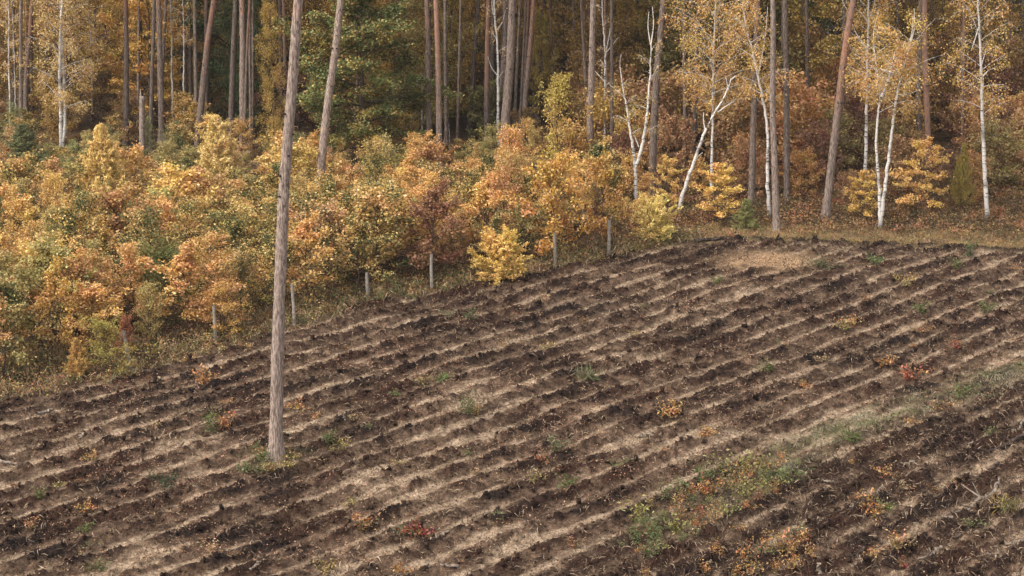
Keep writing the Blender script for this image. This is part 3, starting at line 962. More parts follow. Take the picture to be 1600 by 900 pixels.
fixed('larch_tree', 'larch', 0, M_NEEDLE, lin(244, 200, 108), 165, 352, 150, 'tall feathery golden larch standing above the thicket', 'larch', wide=.8)
fixed('larch_tree', 'larch', 1, M_NEEDLE, lin(244, 204, 120), 345, 312, 124, 'pale yellow larch with spreading sprays above the thicket', 'larch', wide=.9)
fixed('spruce_tree', 'spruce', 0, M_NEEDLE, lin(138, 142, 94), 42, 292, 98, 'small dark blue-green spruce at the left end of the thicket', 'spruce')
fixed('spruce_tree', 'spruce', 1, M_NEEDLE, lin(158, 158, 92), 1165, 360, 50, 'small green spruce at the foot of the white birches', 'spruce')
fixed('larch_tree', 'larch', 2, M_NEEDLE, lin(176, 152, 62), 1500, 330, 100, 'slim yellow-green conifer left of the rightmost birch', 'conifer', wide=.5)
fixed('yellow_bush', 'spiky_bush', 0, M_NEEDLE, lin(240, 194, 88), 778, 438, 50, 'bright yellow spiky bush at the field edge', 'bush', wide=1.15)
fixed('yellow_bush', 'spiky_bush', 1, M_NEEDLE, lin(246, 208, 110), 1019, 379, 46, 'round pale yellow bush at the end of the fence', 'bush', wide=1.0)
fixed('beech_sapling', 'beech', 0, M_LEAF, lin(240, 186, 96), 1437, 336, 108, 'golden beech sapling with layered drooping sprays', 'sapling', wide=.95)
fixed('beech_sapling', 'beech', 1, M_LEAF, lin(232, 184, 84), 1120, 348, 86, 'yellow beech sapling around the thin birch foot', 'sapling', wide=1.1)
fixed('beech_sapling', 'beech', 2, M_LEAF, lin(226, 182, 88), 1042, 332, 82, 'pale yellow sapling between the V birch and the leaning birch', 'sapling', wide=.7)
fixed('beech_sapling', 'beech', 1, M_LEAF, lin(214, 174, 76), 1345, 347, 74, 'low yellow-leaved sapling left of the many-stemmed birch', 'sapling', wide=1.0)
fixed('oak_tree', 'big_oak', 0, M_OAK, lin(112, 124, 68), 565, 262, 300, 'big spreading oak with green and bronze leaves', 'oak tree', wide=1.0)
fixed('maple_sapling', 'birch_sapling', 2, M_LEAF, lin(204, 170, 72), 868, 290, 150, 'tall yellow-green sapling above the orange thicket', 'sapling', wide=.8)
fixed('maple_tree', 'round_tree', 0, M_LEAF, lin(176, 152, 66), 846, 200, 165, 'yellow-green maple among the pine trunks', 'maple tree', wide=.5)
fixed('maple_sapling', 'oak_sapling', 3, M_LEAF, lin(180, 98, 66), 194, 562, 56, 'small red maple behind the leftmost fence post', 'sapling', wide=.7)
fixed('maple_sapling', 'oak_sapling', 1, M_LEAF, lin(150, 92, 68), 682, 438, 128, 'rust-brown maple behind the pale crooked fence post', 'sapling', wide=1.1)
fixed('oak_sapling', 'oak_sapling', 2, M_LEAF, lin(208, 136, 60), 866, 410, 140, 'tall orange sapling on a thin dark stem by the fence', 'sapling', wide=.85)
fixed('oak_sapling', 'oak_sapling', 0, M_LEAF, lin(196, 132, 58), 938, 388, 118, 'orange sapling with a bare stem at the right end of the fence', 'sapling', wide=.72)
fixed('yellow_tree', 'golden_tree', 1, M_LEAF, lin(184, 146, 58), 428, 262, 250, 'yellow-green birch crown left of the oak', 'birch tree', wide=.5)
fixed('oak_sapling', 'oak_sapling', 1, M_LEAF, lin(208, 150, 70), 93, 560, 125, 'golden sapling on a thin dark stem at the left', 'sapling', wide=.8)
fixed('bushy_sapling', 'bushy_sapling', 0, M_LEAF, lin(206, 138, 70), 345, 530, 66, 'low orange bush behind the grey fence post', 'sapling', wide=1.5)
fixed('green_bush', 'bushy_sapling', 1, M_LEAF, lin(122, 124, 66), 262, 505, 100, 'green-leaved bush under the orange oaks', 'bush', wide=1.1)
fixed('bushy_sapling', 'bushy_sapling', 2, M_LEAF, lin(168, 150, 66), 168, 585, 70, 'yellow-green bush left of the leftmost fence post', 'sapling', wide=1.2)
fixed('larch_tree', 'larch', 1, M_NEEDLE, lin(214, 158, 76), 122, 590, 62, 'small golden larch in the weeds at the left', 'larch', wide=.9)

# ------------------------------------------------------------------ the thicket of saplings behind the fence
THICK = np.array([G(*p) for p in [(-120, 655), (0, 590), (205, 548), (337, 515), (460, 486), (575, 452), (675, 432), (868, 402), (951, 385), (1005, 362), (1010, 318), (850, 262), (600, 250), (300, 240), (-120, 232)]])


def poisson(poly, r_of, rng, tries=9000, seeds=()):
    lo, hi = poly.min(0), poly.max(0)
    pts = [np.array(s) for s in seeds]; k0 = len(pts)
    for _ in range(tries):
        p = rng.uniform(lo, hi)
        if not inside(p[None], poly)[0]:
            continue
        r = r_of(p)
        if all((p[0] - q[0]) ** 2 + (p[1] - q[1]) ** 2 > r * r for q in pts):
            pts.append(p)
    return pts[k0:]


fixed_xy = [np.array([r.location.x, r.location.y]) for *_, r in FIX]
PAL = {  # colour word -> leaf colour
    'golden': lin(222, 178, 88), 'orange': lin(216, 154, 82), 'ochre': lin(206, 168, 88), 'rust': lin(176, 118, 74), 'tan': lin(204, 160, 106),
    'olive': lin(178, 162, 90), 'greenish': lin(146, 146, 92), 'copper': lin(196, 132, 78), 'brown': lin(150, 108, 70)}
CLEAR = [(165, 352, 318, 44), (345, 312, 282, 46), (42, 292, 265, 26), (868, 290, 262, 34), (500, 335, 288, 16), (995, 330, 318, 26), (1019, 376, 374, 34), (778, 440, 432, 46), (97, 240, 232, 14), (222, 246, 238, 14)]
rng = np.random.default_rng(21)
for p in poisson(THICK, lambda p: 1.16 + .009 * (p[1] - 60), rng, seeds=fixed_xy):
    px, py = PX((p[0], p[1], 0))
    back = py < 330
    if px < 330 and back:
        cw = rng.choice(['olive', 'greenish', 'ochre', 'tan', 'golden', 'copper'], p=[.3, .27, .16, .12, .1, .05])
    elif px < 250:
        cw = rng.choice(['ochre', 'orange', 'olive', 'tan', 'golden', 'copper', 'greenish'], p=[.24, .18, .22, .12, .12, .06, .06])
    elif px < 560:
        cw = rng.choice(['golden', 'orange', 'ochre', 'tan', 'olive', 'copper', 'rust'], p=[.28, .2, .22, .1, .14, .04, .02])
    else:
        cw = rng.choice(['golden', 'orange', 'ochre', 'rust', 'copper', 'olive', 'brown'], p=[.3, .22, .2, .05, .1, .11, .02])
    kd = rng.choice(['oak_sapling', 'bushy_sapling', 'birch_sapling'], p=[.55, .25, .2])
    hh = {'oak_sapling': 2.5, 'bushy_sapling': 2.2, 'birch_sapling': 2.9}[kd] * rng.uniform(.7, 1.25)
    if back:
        hh *= .68
    for cx, cb, cv, cw_ in CLEAR:               # lower growth where the photo looks over it at a tree behind
        if abs(px - cx) < cw_ + 26 and cb - 4 < py < cb + 130:
            hh = min(hh, max(.55, AT(px, cv, p[1])[2]))
    mat = M_LEAF2 if (cw in ('golden', 'ochre', 'olive', 'tan') and rng.uniform() < .6) else M_LEAF
    r = plant(kd, kd, int(rng.integers(0, 4)), mat, jit(PAL[cw], .1), p[0], p[1], hh, None, rng.uniform(.95, 1.3), None, 'sapling', 'saplings of the autumn thicket')
    r['_word'] = str(cw)

# ------------------------------------------------------------------ red-brown shrubs under the forest on the right
SHR = np.array([G(*p) for p in [(1000, 318), (1150, 318), (1300, 322), (1480, 318), (1700, 330), (1700, 165), (930, 165), (930, 262)]])
CLEAR2 = [(1353, 296), (1112, 314), (1230, 318), (1173, 318), (1018, 306), (1450, 262), (1436, 232), (1085, 270)]


def shrub_h(px, py, p, h):
    for cx, cb in CLEAR2:                       # trunks whose feet the photo shows
        if abs(px - cx) < 34 and py > cb - 6:
            h = min(h, max(.6, AT(px, cb - 14, p[1])[2]))
    return h


PAL2 = {'red-brown': lin(170, 114, 80), 'dark red': lin(134, 84, 68), 'brown': lin(174, 128, 84), 'rust': lin(198, 132, 76), 'olive': lin(146, 132, 78), 'ochre': lin(208, 160, 78)}
for p in poisson(SHR, lambda p: 1.9 + .02 * (p[1] - 85), rng, seeds=fixed_xy):
    px, py = PX((p[0], p[1], 0))
    cw = rng.choice(list(PAL2), p=[.3, .16, .18, .16, .12, .08])
    r = plant('shrub', 'shrub', int(rng.integers(0, 4)), M_LEAF, jit(PAL2[cw], .15), p[0], p[1], shrub_h(px, py, p, rng.uniform(2.2, 3.8) * (.75 if py > 290 else 1)), None, rng.uniform(.8, 1.1), None, 'shrub', 'red-brown shrubs under the forest')
    r['_word'] = str(cw)

SHL = np.array([G(*p) for p in [(-90, 222), (940, 240), (940, 120), (-90, 120)]])
for p in poisson(SHL, lambda p: 3.4, rng, 3000, seeds=fixed_xy):
    px, py = PX((p[0], p[1], 0))
    cw = rng.choice(['olive', 'brown', 'ochre', 'dark red', 'rust'], p=[.36, .24, .22, .1, .08])
    r = plant('shrub', 'shrub', int(rng.integers(0, 4)), M_LEAF, jit(tuple(.75 * q for q in PAL2[str(cw)]), .15), p[0], p[1], rng.uniform(1.6, 3.0), None, rng.uniform(.9, 1.3), None, 'shrub', 'shrubs between the pines behind the thicket')
    r['_word'] = str(cw)

# ------------------------------------------------------------------ leafy trees filling the forest behind
FOR = np.array([(-34., 109.), (34., 107.), (50., 168.), (-50., 168.)])
PAL3 = {'golden': lin(194, 144, 56), 'ochre': lin(164, 128, 54), 'olive': lin(126, 116, 56), 'bronze': lin(146, 104, 50), 'dark green': lin(78, 86, 50), 'brown': lin(122, 90, 54)}
for p in poisson(FOR, lambda p: 3.9 + .02 * (p[1] - 107), rng, seeds=fixed_xy):
    px, py = PX((p[0], p[1], 0))
    if abs(px - 800) > 930:
        continue
    cw = rng.choice(list(PAL3), p=[.26, .22, .2, .12, .14, .06])
    kd = rng.choice(['golden_tree', 'round_tree'], p=[.65, .35])
    r = plant('forest_tree', kd, int(rng.integers(0, 4)), M_LEAF, jit(tuple(1.35 * q for q in PAL3[cw]), .15), p[0], p[1], rng.uniform(7.5, 12), None, rng.uniform(.75, 1.1), None, 'tree', 'autumn trees inside the forest')
    r['_word'] = str(cw)
# more pine stems in the depth
for k in range(92):
    px = rng.uniform(0, 1600); yb = rng.uniform(90, 205) if px < 1000 else rng.uniform(60, 150)
    lean = rng.normal() * 6
    pine([(px + lean, -10), (px + lean * .5, yb * .5), (px, yb)], rng.uniform(4.5, 7.5) * (.62 + yb / 400), yb + 5, None, rng.uniform(.32, .85), rng.choice([3, 6, 99]), group='dim pine stems deep in the forest')
for k in range(46):
    px = rng.uniform(0, 1600)
    yb = rng.uniform(185, 238) if px < 950 else rng.uniform(150, 285)
    lean = rng.normal() * 7
    pine([(px + lean, -10), (px + lean * .5, yb * .5), (px, yb)], rng.uniform(4.0, 6.5), yb + 6, None, rng.uniform(.4, .95), rng.choice([5, 99, 99]), group='dim pine stems deep in the forest')



# ------------------------------------------------------------------ litter, twigs, clods, low growth (nobody could count these)
def stuff(o):
    o['kind'] = 'stuff'
    return o


def inframe(P, m=40):
    x, y = PX((P[:, 0], P[:, 1], 0 * P[:, 0]))
    return (x > -m) & (x < 1600 + m) & (y < 900 + m)


rng = np.random.default_rng(77)
P = np.stack([rng.uniform(-21, 23, 420000), rng.uniform(45, 93, 420000)], 1)
P = P[inframe(P)]
ins = inside(P, FIELD_POLY)
dens = np.where(ins, .22 + .7 * np.clip(fbm(P[:, 0] / 2.5, P[:, 1] / 2.5, 201, 3) + .1, 0, 1), .8)
P = P[rng.uniform(0, 1, len(P)) < dens]
h_, c_ = ground(P[:, 0], P[:, 1])
lf = MB(); lf.leaves(np.c_[P, h_ + .02], .06, rng, .6, .6)
o = stuff(lf.obj('fallen_leaves', leaf_material('fallen_leaf', hue=.02, val=(.3, 1.3), clump=.35, alt=lin(92, 72, 58), alt_amount=.6)))
o.color = (*lin(176, 134, 90), 1)

P = np.stack([rng.uniform(-21, 23, 150000), rng.uniform(45, 93, 150000)], 1)
P = P[inframe(P) & inside(P, FIELD_POLY)]
_, sid = seg_dist(P, STRIP_W)
dens = np.where(-sid > 0, .5, .12 + .3 * np.clip(fbm(P[:, 0] / 3, P[:, 1] / 3, 211, 2) + .1, 0, 1))
P = P[rng.uniform(0, 1, len(P)) < dens]
h_, c_ = ground(P[:, 0], P[:, 1])
tw = MB(); tw.leaves(np.c_[P, h_ + .025], .26, rng, .07, .55, bend=.6)
stuff(tw.obj('twig_litter', wood_material('twig', lin(96, 76, 62), lin(178, 154, 128))))

P = np.stack([rng.uniform(-21, 23, 60000), rng.uniform(45, 93, 60000)], 1)
P = P[inframe(P) & inside(P, FIELD_POLY)]
dq, sid = seg_dist(P, STRIP_W)
dens = np.where((-sid > 0) & (dq > .8), .75, .05 + .35 * np.clip(fbm(P[:, 0] / 1.7, P[:, 1] / 1.7, 221, 3) - .05, 0, 1))
P = P[rng.uniform(0, 1, len(P)) < dens]
h_, c_ = ground(P[:, 0], P[:, 1])
tw = MB(); tw.leaves(np.c_[P, h_ + .05], .36, rng, .06, .25, bend=1.2)
stuff(tw.obj('brush_litter', wood_material('brush', lin(44, 34, 29), lin(104, 84, 68))))

P = np.stack([rng.uniform(-21, 23, 160000), rng.uniform(45, 90, 160000)], 1)
P = P[inframe(P) & inside(P, FIELD_POLY)]
h_, c_ = ground(P[:, 0], P[:, 1])
lum = c_.mean(1)
keep = rng.uniform(0, 1, len(P)) < np.clip(.62 - lum * 6, .02, 1)
P, h_, c_ = P[keep], h_[keep], c_[keep]
n = len(P)
cube = np.array([[-1, -1, -1], [1, -1, -1], [1, 1, -1], [-1, 1, -1], [-1, -1, 1], [1, -1, 1], [1, 1, 1], [-1, 1, 1]], float) * .58
sz = np.minimum(.028 * np.exp(.55 * rng.standard_normal(n)), .085)
V = cube[None] * (1 + .35 * rng.standard_normal((n, 8, 1))) + .18 * rng.standard_normal((n, 8, 3))
V = V * sz[:, None, None] * rng.uniform(.7, 1.5, (n, 1, 3))
V += np.c_[P, h_ + sz * .3][:, None]
Fc = np.array([[0, 3, 2, 1], [4, 5, 6, 7], [0, 1, 5, 4], [1, 2, 6, 5], [2, 3, 7, 6], [3, 0, 4, 7]])
mb = MB(); mb.add(V.reshape(-1, 3), (np.arange(n)[:, None, None] * 8 + Fc[None]).reshape(-1, 4))
cl = stuff(mb.obj('soil_clods', bpy.data.materials['soil'], None, None, True))
ca = cl.data.attributes.new('soil', 'FLOAT_COLOR', 'POINT')
cc = np.repeat(c_ * rng.uniform(.7, 1.25, (n, 1)), 8, 0)
ca.data.foreach_set('color', np.c_[cc, np.ones(len(cc))].astype(np.float32).ravel())


def low_growth(name, pts, size, height, mat, color, n_each, rng, blade=False):
    m = MB()
    h_, _ = ground(pts[:, 0], pts[:, 1])
    hh = height * rng.uniform(.4, 1.2, len(pts))
    r = rng.standard_normal((len(pts), n_each, 3)) * np.array([.13, .13, 0])
    r[:, :, 2] = rng.uniform(.05, 1, (len(pts), n_each)) * hh[:, None]
    q = (np.c_[pts, h_][:, None] + r).reshape(-1, 3)
    if blade:
        d = rng.standard_normal((len(q), 3)) * .6 + np.array([0, 0, 1.2])
        m.leaves(q, size, rng, .07, 0, direction=d * 2)
    else:
        m.leaves(q, size, rng, .6, .5)
    o = stuff(m.obj(name, mat))
    o.color = (*leafc(color), 1)
    return o


# weeds and grass along the foot of the thicket, and in front of it at the left
P = np.stack([rng.uniform(-24, 8, 40000), rng.uniform(55, 92, 40000)], 1)
P = P[inframe(P, 80)]
d_, _ = seg_dist(P, np.array([G(*p) for p in FENCE[1:]]))
ins = inside(P, FIELD_POLY)
out_w = np.where(P[:, 0] < G(230, 575)[0], 4.2, 2.0)
nz_ = fbm(P[:, 0] / .9, P[:, 1] / .9, 301, 2)
keep = np.where(ins, (d_ < .45 + .4 * nz_), (d_ < out_w)) & (rng.uniform(0, 1, len(P)) < .5 + .6 * nz_)
Q = P[keep]
k = rng.uniform(0, 1, len(Q))
low_growth('undergrowth', Q[k < .5], .085, .55, leaf_material('undergrowth_leaf', hue=.035, clump=1.2, alt=lin(178, 130, 78), alt_amount=.55), lin(116, 118, 70), 16, rng)
low_growth('dry_grass', Q[k > .6], .34, .3, leaf_material('dry_grass', hue=.02, clump=1.0, alt=lin(110, 112, 66), alt_amount=.4), lin(178, 150, 108), 9, rng, True)
# ferns and litter under the right-hand forest edge
P = np.stack([rng.uniform(4, 26, 16000), rng.uniform(82, 100, 16000)], 1)
P = P[inframe(P, 60) & ~inside(P, FIELD_POLY)]
d_, _ = seg_dist(P, FAR_W)
nz_ = fbm(P[:, 0] / 1.2, P[:, 1] / 1.2, 311, 2)
keep = (rng.uniform(0, 1, len(P)) < np.clip((d_ - 1.6) / 3, .05, .75) + .5 * nz_)
Q = P[keep]
low_growth('bracken', Q, .10, .42, leaf_material('bracken_leaf', hue=.03, clump=1.1, alt=lin(104, 82, 60), alt_amount=.6), lin(166, 120, 70), 13, rng)
P = np.stack([rng.uniform(5, 26, 16000), rng.uniform(80, 92, 16000)], 1)
P = P[inframe(P, 60) & ~inside(P, FIELD_POLY)]
d_, _ = seg_dist(P, FAR_W)
low_growth('margin_grass', P[d_ < 3.2], .2, .13, leaf_material('margin_grass', hue=.03, clump=.8, alt=lin(176, 132, 84), alt_amount=.5), lin(134, 124, 80), 7, rng, True)
# short grass on the untilled strip
P = np.stack([rng.uniform(-4, 22, 40000), rng.uniform(45, 66, 40000)], 1)
P = P[inframe(P)]
d_, _ = seg_dist(P, STRIP_W)
nz_ = fbm(P[:, 0] / 1.6, P[:, 1] / 1.6, 321, 2)
keep = (d_ < .75 + .5 * nz_) & (rng.uniform(0, 1, len(P)) < .3 + .7 * nz_) & (PX((P[:, 0], P[:, 1], 0 * P[:, 0]))[0] > 1130 + 150 * nz_)
low_growth('strip_grass', P[keep], .17, .1, leaf_material('strip_grass', hue=.03, clump=.8, alt=lin(168, 150, 118), alt_amount=.5), lin(112, 122, 74), 7, rng, True)

# ------------------------------------------------------------------ single weeds, seedlings and grass clumps on the field
WG, WO, WR, WY, WB = lin(106, 124, 64), lin(204, 126, 62), lin(158, 74, 46), lin(182, 156, 84), lin(160, 100, 60)
PLW = [  # name, kind, x, y, height px, colour, label
    ('oak_seedling', 'herb', 328, 676, 44, WG, 'green leafy seedling left of the lone pine'), ('oak_seedling', 'weed', 352, 668, 34, WO, 'orange seedling touching the green one left of the lone pine'),
    ('pine_seedling', 'weed', 258, 757, 34, lin(66, 84, 58), 'dark green low weed below left of the lone pine'),
    ('weed', 'weed', 395, 738, 34, lin(112, 124, 76), 'grey-green weeds at the left foot of the lone pine'), ('weed', 'herb', 415, 730, 30, WG, 'green herb against the lone pine foot'),
    ('weed', 'weed', 446, 735, 22, WY, 'low tan weed below the lone pine foot'), ('weed', 'herb', 408, 722, 26, WG, 'green weed just left of the lone pine foot'), ('grass_clump', 'grass_clump', 424, 740, 24, WY, 'straw tuft right in front of the lone pine foot'),
    ('weed', 'weed', 455, 722, 24, WY, 'yellowish weed at the right foot of the lone pine'), ('weed', 'herb', 730, 652, 36, WG, 'green herb on a ridge in the middle of the field'),
    ('weed', 'weed', 742, 648, 24, WY, 'yellow-tan weed beside the mid-field green herb'), ('oak_seedling', 'weed', 650, 838, 36, WR, 'bright red oak seedling in the front furrows'),
    ('weed', 'weed', 634, 836, 26, WG, 'green weed beside the bright red oak seedling'), ('oak_seedling', 'weed', 566, 826, 34, lin(178, 112, 54), 'orange-brown seedling left of the red one'),
    ('weed', 'weed', 886, 756, 28, WG, 'small bright green weed right of centre in the field'), ('weed', 'weed', 838, 752, 24, WY, 'yellow-tan weed left of the small bright green weed'),
    ('grass_clump', 'grass_clump', 780, 808, 18, lin(140, 150, 104), 'pale green grass clump on a sandy furrow'), ('oak_seedling', 'weed', 1048, 650, 36, lin(206, 140, 76), 'tan-orange seedling right of the field centre'),
    ('grass_clump', 'grass_clump', 918, 592, 30, lin(112, 132, 84), 'grey-green grass clump in the upper middle of the field'), ('weed', 'weed', 662, 600, 24, WY, 'dull yellow weed patch left of the grey-green clump'),
    ('grass_clump', 'grass_clump', 690, 596, 24, WG, 'green grass clump beside the dull yellow weed'), ('grass_clump', 'grass_clump', 1195, 586, 22, WG, 'bright green grass clump near the untilled strip'),
    ('weed', 'herb', 1500, 622, 36, WG, 'green herb at the top of the untilled strip'), ('weed', 'weed', 1470, 640, 30, lin(168, 116, 70), 'brown-orange weed on the untilled strip'),
    ('weed', 'herb', 1514, 402, 30, lin(88, 112, 66), 'dark green weed on the far bank at the right'), ('weed', 'weed', 1495, 420, 24, WG, 'green weed below the far bank at the right'),
    ('weed', 'weed', 1366, 412, 28, lin(108, 128, 76), 'green weed below the many-stemmed birch'), ('grass_clump', 'grass_clump', 1288, 418, 32, lin(104, 108, 72), 'dull green grass clump beside the tan patch'),
    ('oak_seedling', 'weed', 1495, 550, 24, WR, 'red seedling far out on the right of the field'), ('oak_seedling', 'weed', 1425, 592, 36, lin(186, 96, 60), 'red-orange seedling above the untilled strip'),
    ('oak_seedling', 'weed', 1385, 572, 24, WO, 'orange seedling left of the red-orange one'), ('weed', 'weed', 1440, 490, 28, WG, 'green weed in the far right furrows'),
    ('weed', 'weed', 1320, 516, 26, WY, 'yellow-green weed under an orange seedling'), ('oak_seedling', 'weed', 1326, 508, 26, WO, 'orange seedling on the yellow-green weed'),
    ('weed', 'weed', 1540, 488, 26, WG, 'green weed near the right edge of the far field'), ('grass_clump', 'grass_clump', 1415, 446, 28, WY, 'pale straw clump in the far field below the many-stemmed birch'),
    ('weed', 'weed', 1120, 440, 18, WG, 'small green weed left of the tan patch'), ('weed', 'weed', 735, 498, 24, lin(90, 116, 72), 'dark green weed near the pale crooked fence post'),
    ('weed', 'weed', 700, 494, 20, lin(128, 134, 92), 'grey-green weed near the pale crooked fence post'), ('oak_seedling', 'weed', 320, 596, 32, WO, 'orange seedling at the thicket foot left of the lone pine'),
    ('weed', 'weed', 62, 780, 22, WG, 'green weed far left in the front furrows'), ('weed', 'weed', 135, 826, 22, WG, 'green weed in the lower left furrows'),
    ('weed', 'weed', 152, 890, 24, WG, 'green weed at the bottom left of the photo'), ('oak_seedling', 'weed', 50, 822, 24, lin(186, 124, 80), 'orange-tan weed in the lower left furrows'),
    ('oak_seedling', 'weed', 142, 716, 24, lin(196, 138, 74), 'yellow-orange seedling at the left of the field'), ('grass_clump', 'grass_clump', 530, 700, 30, WY, 'pale grass clump right of the lone pine foot'),
    ('weed', 'weed', 515, 696, 26, WG, 'green weed right of the lone pine foot'), ('oak_seedling', 'weed', 464, 640, 26, WO, 'orange seedling just right of the lone pine trunk'),
    ('oak_seedling', 'weed', 850, 718, 24, lin(172, 104, 66), 'rust seedling above the small bright green weed'), ('grass_clump', 'grass_clump', 868, 706, 32, lin(112, 120, 82), 'grey-green clump above the small bright green weed'),
    ('weed', 'weed', 1385, 796, 26, lin(140, 150, 72), 'yellow-green weed among the dark roots'), ('oak_seedling', 'herb', 1366, 808, 44, lin(200, 130, 62), 'orange fern-like seedling among the dark roots'),
    ('oak_seedling', 'weed', 1400, 866, 34, lin(190, 124, 68), 'orange seedling near the lower right corner'), ('oak_seedling', 'weed', 1408, 880, 22, WR, 'small red seedling below the orange one near the corner'),
    ('grass_clump', 'grass_clump', 1575, 800, 40, WY, 'straw-coloured grass clump at the right edge'), ('weed', 'weed', 1546, 680, 24, WG, 'green weed beside the pale branches at the right'),
    ('weed', 'weed', 510, 893, 28, WY, 'yellow-green weed at the bottom edge'), ('oak_seedling', 'weed', 630, 892, 26, WO, 'orange weed at the bottom edge'),
    ('grass_clump', 'grass_clump', 1330, 690, 26, WG, 'green clump on the upper part of the strip'), ('weed', 'weed', 1460, 765, 20, lin(150, 110, 70), 'brown weed amid the right-hand roots'),
]
for i, (nm, kd, x, y, hp, c, lb) in enumerate(PLW):
    px_plant(nm, 'weed' if kd == 'grass_clump' and i % 2 else kd, i % 3, M_WEED, jit(c, .06), x, y, hp * .92, lb, {'grass_clump': 'grass', 'weed': 'weed'}.get(nm, 'seedling'), 1.1, 'weeds and seedlings on the field', parts=('stem', 'leaves'))
# the weedy bed in the lower right
rng = np.random.default_rng(91)
BED = np.array([G(*p) for p in [(975, 860), (1010, 795), (1110, 745), (1215, 715), (1250, 745), (1170, 800), (1060, 850), (1020, 880)]])
for p in poisson(BED, lambda p: .46, rng, 1500):
    px, py = PX((p[0], p[1], 0))
    if px < 1080:
        cw = rng.choice(['green', 'yellow-green', 'ochre', 'orange'], p=[.5, .28, .14, .08])
    else:
        cw = rng.choice(['green', 'yellow-green', 'ochre', 'orange', 'red-brown'], p=[.2, .25, .26, .2, .09])
    c = {'green': lin(104, 122, 68), 'yellow-green': lin(156, 150, 78), 'ochre': lin(180, 138, 76), 'orange': lin(198, 124, 62), 'red-brown': lin(156, 88, 60)}[str(cw)]
    kd = rng.choice(['weed', 'herb'], p=[.4, .6])
    r = plant('weed', str(kd), int(rng.integers(0, 3)), M_WEED, jit(c, .1), p[0], p[1], rng.uniform(.22, .7), None, 1.1, None, 'weed', 'weeds of the bed beside the strip', parts=('stem', 'leaves'))
    r['_word'] = str(cw)
for (x, y, hp) in [(1165, 880, 34), (1195, 862, 38), (1230, 868, 44), (1250, 846, 30), (1150, 896, 26), (1212, 890, 26), (1262, 872, 26), (1120, 872, 24), (1100, 892, 26), (1010, 896, 20), (1180, 895, 30), (1240, 895, 36)]:
    g = G(x, y)
    r = plant('bracken_fern', 'herb', x % 3, M_WEED, jit(lin(204, 132, 64), .15), g[0], g[1], AT(x, y - hp, g[1])[2] * .85, None, 1.3, None, 'fern', 'orange ferns at the lower right', parts=('stem', 'leaves'))
    r['_word'] = 'orange'

# more regrowth in drifts along the furrows
rng = np.random.default_rng(131)
n_ = 0
while n_ < 70:
    px, py = rng.uniform(10, 1590), rng.uniform(400, 890)
    g = G(px, py)
    if not inside(g[None], FIELD_POLY)[0] or fbm(np.array([g[0] / 4]), np.array([g[1] / 4]), 401, 2)[0] < .05:
        continue
    n_ += 1
    cw = str(rng.choice(['tan', 'orange', 'green', 'rust', 'yellowish'], p=[.3, .24, .2, .14, .12]))
    c = {'tan': lin(190, 156, 108), 'orange': lin(204, 138, 74), 'green': lin(116, 128, 76), 'rust': lin(160, 100, 66), 'yellowish': lin(190, 170, 96)}[cw]
    r = plant('field_seedling', 'weed', int(rng.integers(0, 3)), M_WEED, jit(c, .1), g[0], g[1], rng.uniform(.16, .38), None, rng.uniform(1.2, 1.7), None, 'seedling', 'tiny seedlings scattered over the furrows', parts=('stem', 'leaves'))
    r['_word'] = cw

